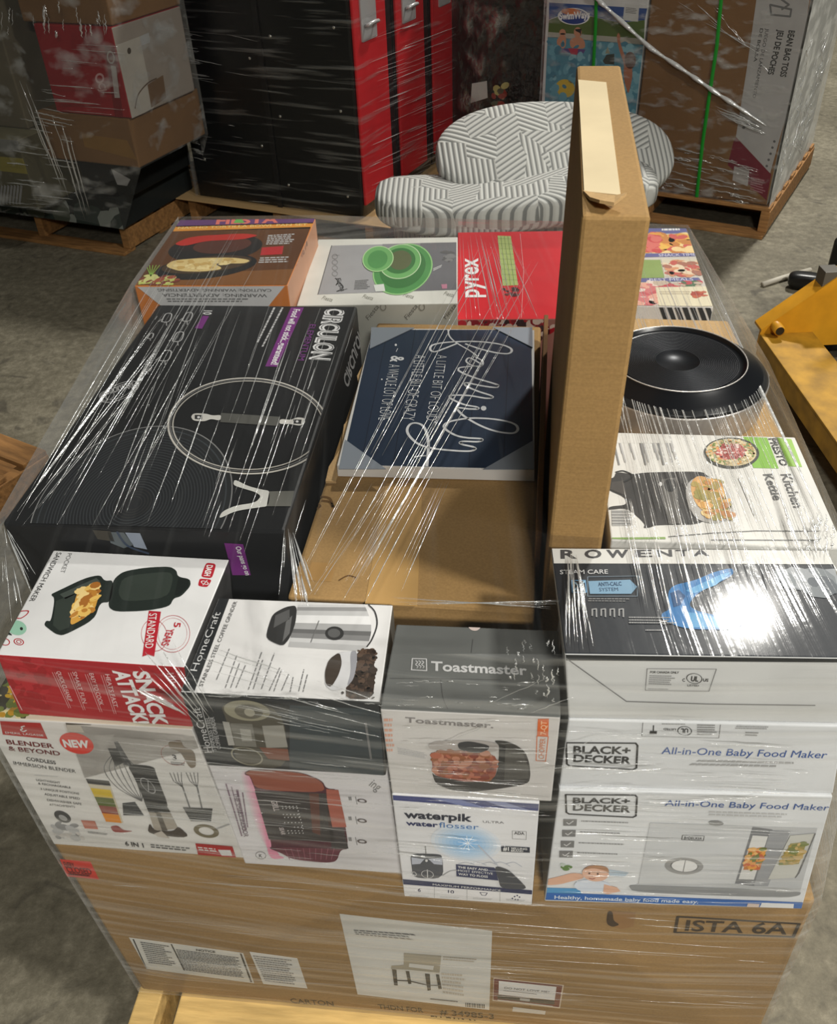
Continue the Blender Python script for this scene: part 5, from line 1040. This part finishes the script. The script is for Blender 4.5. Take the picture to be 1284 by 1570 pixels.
# one sheet of cardboard under the cases
bm = bmesh.new(); bx(bm, -.02, 1.28, -.02, 1.42, 0, .006, .001)
for v in bm.verts: pass
sh = bm_obj('cardboard_sheet', bm, M_KRAFT_L); q0 = cp - ux * 1.10 - uy * .05; sh.location = (q0.x, q0.y, .1405); sh.rotation_euler = (0, 0, ca); tag(sh, 'tan cardboard sheet poking out from under the black and red cases', 'cardboard')
M_CASE = simple('black_case_shell', L(14, 15, 17), .28, bump=.1, nscale=3); M_RED = simple('red_case_front', L(196, 30, 38), .4, noise=.12, nscale=5)
M_CHR = simple('chrome_plate', L(190), .3, .35); M_RIV = simple('rivet', L(230, 228, 220), .2, .8)
depth = [0, .43, .86, 1.33]
casepts = []
for i in range(3):
    y0, y1 = depth[i], depth[i + 1] - .012
    o_ = cp + uy * y0; root = empty('trunk_case', (o_.x, o_.y, .148), ['nearest black case with a red front and steel handle plate', 'middle of the three black cases with red fronts', 'furthest black case with a red front, beside the cloudy black stack'][i], 'case', 'black cases with red fronts', ca)
    ww = y1 - y0
    bm = bmesh.new(); bx(bm, -1.0, 0, 0, ww, 0, 1.75, .012); bm_obj('shell', bm, M_CASE, root)
    bm = bmesh.new(); bx(bm, .001, .014, .012, ww - (.085 if i < 2 else .02), .06, 1.72, .004); bm_obj('red_panel', bm, M_RED, root)
    zc = .90
    bm = bmesh.new(); bx(bm, .014, .020, ww * .36 - .075, ww * .36 + .075, zc - .12, zc + .14, .006); hp = bm_obj('handle_plate', bm, M_CHR, root)
    vs, fs = tube_vf([(.022, ww * .36 - .045, zc - .06), (.045, ww * .36 - .045, zc - .05), (.05, ww * .36, zc - .045), (.045, ww * .36 + .045, zc - .05), (.022, ww * .36 + .045, zc - .06)], .008, 8)
    hh = link_mesh('handle', vs, fs, [M_CHR], None, smooth=True); hh.parent = hp
    if i == 0:
        for rx, rz in [(-.08, .10), (-.08, .5), (-.08, .85), (-.42, .12), (-.42, .45), (-.42, .8), (-.55, .3), (-.55, .7), (-.92, .2), (-.92, .55), (-.92, .9)]:
            bm = bmesh.new(); bmesh.ops.create_icosphere(bm, subdivisions=2, radius=.0075)
            for v in bm.verts: v.co = Vector((v.co.x + rx, v.co.y * .4 - .002, v.co.z + rz))
            bm_obj('rivet', bm, M_RIV, root, True)
        bm = bmesh.new(); bx(bm, -.50, -.47, -.008, .0, .0, 1.75, .002); bm_obj('edge_strip', bm, M_BLACK, root)
    for X in (-1.0, .02):
        for Y in (y0, y1):
            for Zz in (.15, 1.9): casepts.append(cp + ux * X + uy * Y + Vector((0, 0, Zz - cp.z)))
M_BGC = film_mat('case_film', (3, 3, 60), base=.015, streak=.30, milky=.25, rough=.2, bump=.7, lo=.56, hi=.74, scale=.8)
wc, bvc = hull_film('stretch_wrap', casepts, 'taut clear film round the black cases with red fronts', [M_BGC, M_BGC], .02)
fc = Folds()
fc.fan((560, 60), (560, 320), (708, 10), (712, 250), 55, .0012, .0030, 41, bvh=bvc, minlen=.1, maxlen=.6, wob=.4)
fc.fan((238, 20), (300, 310), (400, 60), (430, 320), 18, .0012, .0030, 42, bvh=bvc, minlen=.05, maxlen=.4, wob=.6)
fc.fan((245, 25), (275, 120), (285, 32), (330, 125), 26, .003, .006, 43, bvh=bvc, minlen=.4, maxlen=1, wob=.5); fc.fan((275, 190), (300, 250), (300, 200), (320, 255), 16, .003, .006, 44, bvh=bvc, minlen=.4, maxlen=1, wob=.5)
fc.build('film_creases', wc, 'fine parallel creases')

# cloudy black wrapped stack behind
p = at(722, 225, .14); M_CLOUD = film_mat('cloudy_black_film', (5, 5, 4), base=.08, streak=.5, milky=.06, rough=.14, bump=2.0, lo=.54, hi=.70)
cb = Carton(p.x - .14, p.y - .1, .0, -20, 1.1, .6, 2.0, None, {'all': L(18, 18, 18)}, pile=False, bev=.02)
F = cb.face('front'); F.poly([(724, 128), (747, 124), (748, 150), (722, 158)], L(200, 198, 190), 1); F.food([(748, 125), (775, 128), (775, 165), (755, 165)], [L(150, 60, 50), L(190, 180, 110), L(90, 90, 70)], 14, .02, 1)
cb.build('black_wrapped_stack', 'tall black stack with cloudy reflections between the red cases and the swimming pool carton', 'box')
wb, bvb = hull_film('stretch_wrap', list(cb.K.values()), 'shiny dark crinkled film round the tall black stack', [M_CLOUD, M_CLOUD], .012)

# right stack on a pallet
rc = at(1176, 320, .13); rya = -31.0; ra = math.radians(rya); rx_ = Vector((math.cos(ra), math.sin(ra), 0)); ry_ = Vector((-math.sin(ra), math.cos(ra), 0))
ro = rc - rx_ * 1.22
pallet('wooden_pallet', 'pallet with dark gaps under the huge brown carton with the printed strip', tuple((ro - ry_ * .02)[:2]), rya, 1.24, 1.15, M_WOOD_D)
def loc_x(px_, z):
    d = ray(*px_); o_ = Vector((ro.x, ro.y, 0)); t = (o_ - CAMO).dot(ry_) / d.dot(ry_); q = CAMO + d * t; return (q - o_).dot(rx_), q.z
xa = loc_x((829, 188), 0)[0]; xb = loc_x((974, 188), 0)[0]; xk = loc_x((1114, 292), 0)[0]
sw = Carton(ro.x + rx_.x * xa, ro.y + rx_.y * xa, .145, rya, xb - xa, .3, 1.30, None, {'all': L(206, 206, 204)}, pile=False, bev=.004)
F = sw.face('front'); c = cx(820, 0, 5.35)
F.poly(c((120, 20), (925, 70), (905, 165), (850, 170), (700, 185), (440, 125), (240, 115), (118, 160)), L(58, 84, 140), 1, sm=False); F.poly(c((118, 165), (240, 118), (440, 130), (700, 188), (905, 165), (900, 330), (110, 285)), L(84, 104, 52), 1.2, sm=False)
F.poly(c((110, 262), (900, 318), (895, 370), (110, 305)), L(170, 168, 156), 1.6); F.poly(c((108, 300), (895, 365), (840, 1000), (75, 1010)), L(88, 142, 160), 1.6)
F.ell(*sum(map(list, c((320, 135), (452, 140), (322, 65))), []), L(226), 3); F.ell(*sum(map(list, c((320, 135), (436, 140), (322, 72))), []), L(40, 62, 130), 3.4); F.ell(*sum(map(list, c((300, 95), (380, 100), (302, 68))), []), L(206, 120, 70), 3.6)
F.text('SwimWays', *c((205, 160), (455, 145), (205, 105)), L(240), .04, 4)
F.poly(c((740, 30), (860, 45), (850, 178), (725, 165)), L(200, 200, 196), 3); F.micro(*c((750, 60), (845, 70), (840, 120), (745, 110)), 4, L(120), 4)
SK = L(196, 140, 110)
F.poly(c((180, 330), (215, 285), (245, 280), (262, 320), (255, 385), (215, 410), (190, 385)), SK, 2); F.dot(*c((230, 270)), 5, 6, SK, 2.4); F.dot(*c((232, 278)), 4, 1.4, L(40), 2.8)
F.poly(c((285, 330), (340, 300), (385, 305), (415, 345), (415, 400), (300, 400)), SK, 2); F.dot(*c((355, 265)), 6, 8, SK, 2.4); F.poly(c((330, 240), (385, 235), (380, 295), (372, 270), (340, 255)), L(40, 34, 34), 2.8); F.poly(c((275, 395), (360, 398), (350, 450), (300, 445)), L(176, 60, 80), 2.6); F.poly(c((200, 395), (420, 405), (400, 440), (210, 430)), L(96, 76, 130), 2.3)
F.poly(c((672, 300), (690, 262), (705, 300), (700, 340), (745, 470), (800, 520), (805, 620), (790, 700), (770, 775), (745, 700), (730, 620), (735, 520), (700, 430)), L(176, 116, 88), 3); F.ell(*sum(map(list, c((785, 495), (832, 500), (788, 425))), []), L(96, 60, 44), 3.4)
F.ell(*sum(map(list, c((250, 725), (330, 730), (252, 650))), []), L(206, 176, 66), 2.4); F.poly(c((560, 500), (590, 450), (655, 440), (655, 530), (580, 525)), L(60, 66, 60), 3); F.poly(c((580, 440), (600, 380), (620, 440)), L(150, 150, 130), 3)
F.line(c((100, 870), (290, 885)), .01, L(60, 110, 130), 2.4); F.food(c((110, 320), (880, 380), (840, 980), (90, 980)), [L(108, 162, 178), L(76, 128, 148), L(130, 178, 190)], 160, .018, 1.9)
F.food(c((80, 960), (290, 930), (290, 1010), (80, 1010)), [L(60), L(150), L(30)], 20, .02, 2.8)
sw.build('pool_toy_carton', 'carton with a white border and a photo of people in a swimming pool')
kb = Carton(ro.x + rx_.x * (xb + .01), ro.y + rx_.y * (xb + .01), .145, rya, 1.22 - xb - .012, 1.0, 1.5, None, {'all': L(150, 150, 148)}, kraft=['top', 'left', 'back', 'front'], pile=False, bev=.006)
F = kb.face('front'); c = cx(820, 0, 2.767)
F.poly(c((950, -60), (1175, -60), (1128, 280), (1060, 520), (1000, 735), (855, 580), (900, 300)), L(172, 170, 168), 1, sm=False)
F.poly(c((855, 582), (1005, 740), (985, 850), (820, 700), (845, 600)), L(112, 30, 46), 1.5); F.poly(c((848, 705), (912, 722), (905, 790), (840, 765)), L(176, 170, 166), 2); F.micro(*c((920, 750), (985, 765), (978, 830), (915, 808)), 6, L(170, 120, 126), 2)
BK = L(52)
F.text('BEAN BAG TOSS', *c((1080, 128), (1042, 325), (1106, 132)), BK, .03); F.text('JEU DE POCHES', *c((1035, 125), (990, 315), (1060, 127)), BK, .03); F.text('JUEGO DE LANZAMIENTO', *c((982, 120), (925, 415), (996, 122)), BK, .01); F.text('DE BOLSA', *c((958, 120), (930, 262), (971, 122)), BK, .01)
F.line(c((1000, 20), (1090, 40), (1085, 70), (1005, 62)), .008, L(110), 2, closed=True); F.line(c((1045, -5), (1080, 20), (1050, 40)), .008, L(110), 2)
for k in range(3): F.dot(*c((912 - 12 * k, 485 + 28 * k)), 2.6, 2.2, L(90), 2, n=10)
for k in range(5): F.dot(*c((1018 - 8 * k, 600 + 26 * k)), 2, 2, L(96), 2, n=10)
kb.build('bean_bag_game_carton', 'huge brown carton with a grey printed strip, right of the swimming pool box', kraft=M_KRAFT_D)
rpts = list(sw.K.values()) + list(kb.K.values()) + [ro + Vector((0, 0, .0)), rc.copy(), rc + ry_ * 1.12, ro + ry_ * 1.1]
M_BGR = film_mat('right_stack_film', (9, 9, 22), base=.03, streak=.40, milky=.55, rough=.22, bump=.9, lo=.54, hi=.74, scale=1.0)
M_BGS = film_mat('right_stack_side_film', (6, 6, 14), base=.45, streak=.45, milky=.75, rough=.25, bump=1.4, lo=.45, hi=.7, scale=1.0)
wr, bvr = hull_film('stretch_wrap', rpts, 'clear film round the swimming pool and bean bag cartons, cloudy on its side', [M_BGR, M_BGR], .012)
wr.data.materials.append(M_BGS)
for pl in wr.data.polygons:
    if pl.normal.dot(rx_) > .6: pl.material_index = 2
fr = Folds()
fr.fan((1010, 215), (1010, 300), (1180, 260), (1170, 330), 50, .003, .008, 51, bvh=bvr, minlen=.05, maxlen=.35, wob=2); fr.fan((1090, 160), (1110, 180), (1165, 190), (1180, 210), 14, .003, .007, 52, bvh=bvr, wob=2)
fr.fan((1245, 0), (1284, 60), (1190, 290), (1225, 240), 40, .003, .008, 53, bvh=bvr, minlen=.1, maxlen=.4, wob=3); fr.fan((1000, 0), (1100, 0), (1180, 80), (1180, 120), 20, .001, .003, 54, bvh=bvr, minlen=.1, maxlen=.4, wob=1)
fr.build('film_creases', wr, 'bright crinkles low on the film')
def on_bvh(pts, bvh, lift=.004):
    r = []
    for p in pts:
        h = bvh.ray_cast(CAMO, ray(*p).normalized())
        if h[0] is not None: r.append(h[0] + h[1] * lift)
    return r
def lerp_pts(P_, n=6):
    r = []
    for a, b in zip(P_, P_[1:]): r += [(a[0] + (b[0] - a[0]) * i / n, a[1] + (b[1] - a[1]) * i / n) for i in range(n)]
    return r + [P_[-1]]
path = on_bvh(lerp_pts([(905, -12), (930, 10), (1000, 74), (1060, 114), (1100, 142), (1140, 168), (1176, 192)]), bvr, .01)
vs, fs = tube_vf(path, [(.009 + .0025 * math.sin(i * 1.7)) * min(1, (len(path) - i) / 10 + .15) for i in range(len(path))], 7); o = link_mesh('film_rope', vs, fs, [film_mat('rope_film', (20, 20, 20), base=.8, streak=.2, milky=.6, rough=.25)], None, smooth=True); tag(o, 'white rope of twisted film running slantwise across the right stack', 'plastic rope')
M_GRN = simple('green_strap', L(24, 140, 40), .4)
for P_, lb in [([(915, -5), (914, 40), (911, 96), (907, 150)], 'green strap down the swimming pool box'), ([(1107, -5), (1100, 70), (1088, 150), (1078, 220), (1069, 302)], 'green strap down the middle of the brown carton on the right')]:
    path = on_bvh(lerp_pts(P_, 3), bvr, .003); vs, fs = tube_vf(path, .008, 4, .15, -ry_); o = link_mesh('packing_strap', vs, fs, [M_GRN], None); tag(o, lb, 'strap', 'green packing straps')

# patterned folded mattress
def pattern_mat():
    m, nt, b = new_mat('quilted_hexagon_cloth')
    tc = N(nt, 'ShaderNodeTexCoord'); vo = N(nt, 'ShaderNodeTexVoronoi'); vo.inputs['Scale'].default_value = 8; vo.inputs['Randomness'].default_value = .35
    nt.links.new(tc.outputs['Object'], vo.inputs['Vector'])
    se = N(nt, 'ShaderNodeSeparateColor'); nt.links.new(vo.outputs['Color'], se.inputs[0])
    m1 = N(nt, 'ShaderNodeMath', operation='MULTIPLY'); m1.inputs[1].default_value = 3; m2 = N(nt, 'ShaderNodeMath', operation='FLOOR'); m3 = N(nt, 'ShaderNodeMath', operation='MULTIPLY'); m3.inputs[1].default_value = math.pi / 3
    nt.links.new(se.outputs[0], m1.inputs[0]); nt.links.new(m1.outputs[0], m2.inputs[0]); nt.links.new(m2.outputs[0], m3.inputs[0])
    vr = N(nt, 'ShaderNodeVectorRotate', rotation_type='Z_AXIS'); nt.links.new(tc.outputs['Object'], vr.inputs['Vector']); nt.links.new(m3.outputs[0], vr.inputs['Angle'])
    wv = N(nt, 'ShaderNodeTexWave'); wv.inputs['Scale'].default_value = 13; nt.links.new(vr.outputs[0], wv.inputs['Vector'])
    mr = N(nt, 'ShaderNodeMapRange'); mr.inputs[1].default_value = .15; mr.inputs[2].default_value = .38; nt.links.new(wv.outputs['Fac'], mr.inputs[0])
    mx = N(nt, 'ShaderNodeMix', data_type='RGBA'); nt.links.new(mr.outputs[0], mx.inputs[0]); mx.inputs[6].default_value = L(128, 130, 128); mx.inputs[7].default_value = L(196, 197, 192)
    nt.links.new(mx.outputs[2], b.inputs['Base Color']); b.inputs['Roughness'].default_value = .85
    bp = N(nt, 'ShaderNodeBump'); bp.inputs['Strength'].default_value = .5; bp.inputs['Distance'].default_value = .01; nt.links.new(wv.outputs['Fac'], bp.inputs['Height']); nt.links.new(bp.outputs[0], b.inputs['Normal'])
    return m
M_PAT = pattern_mat()
def superq(bm, hx, hy, hz, e1, e2, n=64, m=24, fn=None):
    sg = lambda v, e: math.copysign(abs(v) ** e, v)
    rows = []
    for j in range(m + 1):
        ph = -math.pi / 2 + math.pi * j / m; row = []
        for i in range(n):
            th = 2 * math.pi * i / n
            p = Vector((hx * sg(math.cos(ph), e1) * sg(math.cos(th), e2), hy * sg(math.cos(ph), e1) * sg(math.sin(th), e2), hz * sg(math.sin(ph), e1)))
            if fn: p = fn(p)
            row.append(bm.verts.new(p))
        rows.append(row)
    for a, b in zip(rows, rows[1:]):
        for i in range(n): bm.faces.new((a[i], a[(i + 1) % n], b[(i + 1) % n], b[i]))
    bmesh.ops.remove_doubles(bm, verts=bm.verts, dist=.0005); bmesh.ops.recalc_face_normals(bm, faces=bm.faces)
root = empty('folded_mattress', (.60, 4.35, 0), 'rolled and folded foam mattress in grey and white quilted cover, behind the pile', 'mattress')
def slab(nm, px_c, z, hx, hy, hz, e2, tilt, yaw, wob, seed):
    p = at(px_c[0], px_c[1], z); rnd = random.Random(seed); k1, k2 = rnd.random() * 6, rnd.random() * 6
    def fn(q): return Vector((q.x, q.y + .03 * math.sin(q.x * 3 + k2), q.z + wob * math.sin(q.x * 4.2 + k1) * (1 - abs(q.y) / hy * .3)))
    bm = bmesh.new(); superq(bm, hx, hy, hz, .45, e2, fn=fn); o = bm_obj(nm, bm, M_PAT, root, True)
    o.location = p - Vector(root.location); o.rotation_euler = (tilt, 0, yaw)
slab('lower_fold', (795, 338), .13, .62, .24, .12, .6, 0, -.06, .01, 1)
slab('middle_fold', (790, 300), .35, .64, .22, .085, .55, .05, -.06, .035, 2)
slab('upper_fold', (852, 238), .46, .56, .27, .06, .85, .62, .10, .02, 3)

# loose things on the floor, right
def tube_obj(nm, path, r, mat, label, cat):
    vs, fs = tube_vf(path, r, 8); o = link_mesh(nm, vs, fs, [mat], None, smooth=True); tag(o, label, cat); return o
tube_obj('wooden_stick', [at(1170, 436, .012), at(1200, 426, .014), at(1243, 414, .014)], .012, simple('pale_stick', L(190, 184, 170), .6), 'pale stick lying on the bare floor beside the pallet jack', 'stick')
bm = bmesh.new(); superq(bm, .075, .04, .035, .6, .6, 24, 12); o = bm_obj('rubber_wheel_block', bm, simple('black_rubber', L(24), .35), None, True); q = at(1236, 430, .04); o.location = q; o.rotation_euler = (0, 0, -.4); tag(o, 'small black rubber block at the end of the pale stick', 'block')

# yellow pallet jack
YEL = simple('worn_yellow_paint', L(214, 152, 34), .45, noise=.16, nscale=8, bump=.1); YED = simple('dirty_yellow_paint', L(176, 132, 34), .6, noise=.3, nscale=14)
p1 = at(1166, 512, .16); p2 = at(1284, 678, .16); p3 = at(1259, 530, .16)
fd = (p2 - p1); fd.z = 0; fd.normalize(); sd = Vector((-fd.y, fd.x, 0))
if sd.dot(p3 - p1) < 0: sd = -sd
fw_ = .20
yw = math.atan2(fd.y, fd.x); sgn = 1 if Vector((-math.sin(yw), math.cos(yw), 0)).dot(sd) > 0 else -1
root = empty('pallet_jack', (p1.x, p1.y, 0), 'scratched yellow pallet jack with two forks on the bare floor', 'pallet jack', None, yw)
def Y(a, b): return (min(a * sgn, b * sgn), max(a * sgn, b * sgn))
for k in range(2):
    y = Y(k * .42, k * .42 + fw_); bm = bmesh.new(); bx(bm, 0, 1.15, y[0], y[1], .145, .16, .004); bx(bm, 0, 1.15, y[0], y[0] + .012, .075, .155, .003); bx(bm, 0, 1.15, y[1] - .012, y[1], .075, .155, .003)
    fk = bm_obj('fork', bm, YED, root)
    bm = bmesh.new(); bmesh.ops.create_cone(bm, segments=24, radius1=.04, radius2=.04, depth=.05, cap_ends=True)
    for v in bm.verts: v.co = Vector((1.0 + v.co.x, (y[0] + y[1]) / 2 + v.co.z, .04 + v.co.y))
    bm_obj('roller', bm, M_BLACK, fk, True)
# head: sloping side plate and flange
prof = [(0, .10), (0, .17), (.24, .37), (.42, .45), (.60, .37), (.84, .17), (.84, .10)]
bm = bmesh.new(); a = [bm.verts.new((-.012, x * sgn, z)) for x, z in prof]; b = [bm.verts.new((.0, x * sgn, z)) for x, z in prof]
bm.faces.new(a); bm.faces.new(b)
for i in range(len(prof)): bm.faces.new((a[i], a[(i + 1) % len(prof)], b[(i + 1) % len(prof)], b[i]))
bmesh.ops.recalc_face_normals(bm, faces=bm.faces); bm_obj('head_plate', bm, YEL, root)
bm = bmesh.new()
prof2 = prof[1:6]
for i in range(len(prof2) - 1):
    (xa_, za), (xb_, zb) = prof2[i], prof2[i + 1]
    q = [(-.07, xa_ * sgn, za), (-.07, xb_ * sgn, zb), (.004, xb_ * sgn, zb), (.004, xa_ * sgn, za)]
    v1 = [bm.verts.new(p) for p in q]; v2 = [bm.verts.new((p[0], p[1], p[2] + .01)) for p in q]
    bm.faces.new(v1); bm.faces.new(v2)
    for j in range(4): bm.faces.new((v1[j], v1[(j + 1) % 4], v2[(j + 1) % 4], v2[j]))
bmesh.ops.recalc_face_normals(bm, faces=bm.faces); bm_obj('sloping_flange', bm, YEL, root)
vs, fs = tube_vf([(-.05, .05 * sgn, .195), (.05, .05 * sgn, .195)], .020, 16); pp = link_mesh('pivot_tube', vs, fs, [YEL], None, smooth=True); pp.parent = root
vs, fs = tube_vf([(.0502, .05 * sgn, .195), (.0512, .05 * sgn, .195)], .016, 16); o = link_mesh('bore', vs, fs, [M_BLACK], None); o.parent = pp
bm = bmesh.new(); bx(bm, -.068, -.002, *Y(.19, .25), .30, .395, .003, None); bm_obj('bare_metal_patch', bm, simple('scraped_metal', L(96, 92, 84), .5), root)
bm = bmesh.new(); bx(bm, -.27, -.08, *Y(.32, .50), .1, .42, .02); bm_obj('pump', bm, M_BLACK, root)
vs, fs = tube_vf([(-.16, .42 * sgn, .4), (-.2, .42 * sgn, .85), (-.3, .42 * sgn, 1.15)], .018, 10); h1 = link_mesh('handle_shaft', vs, fs, [M_BLACK], None, smooth=True); h1.parent = root
for yy in (.36, .48):
    bm = bmesh.new(); bmesh.ops.create_cone(bm, segments=28, radius1=.085, radius2=.085, depth=.05, cap_ends=True)
    for v in bm.verts: v.co = Vector((-.15 + v.co.x, yy * sgn + v.co.z, .085 + v.co.y))
    bm_obj('steer_wheel', bm, M_BLACK, root, True)

# pallet corner at the left edge
B_ = at(70, 690, .14); P_ = at(0, 664, .14); q_ = (B_ - P_).normalized(); an = math.atan2(q_.y, q_.x)
dv = Vector((math.sin(an), -math.cos(an), 0)); q = B_ - q_ * 1.0 + dv * .26
pallet('wooden_pallet', 'corner of a worn empty pallet on the floor beside the black cookware carton', (q.x, q.y), math.degrees(an), 1.0, .26, M_WOOD_D, boards=2)
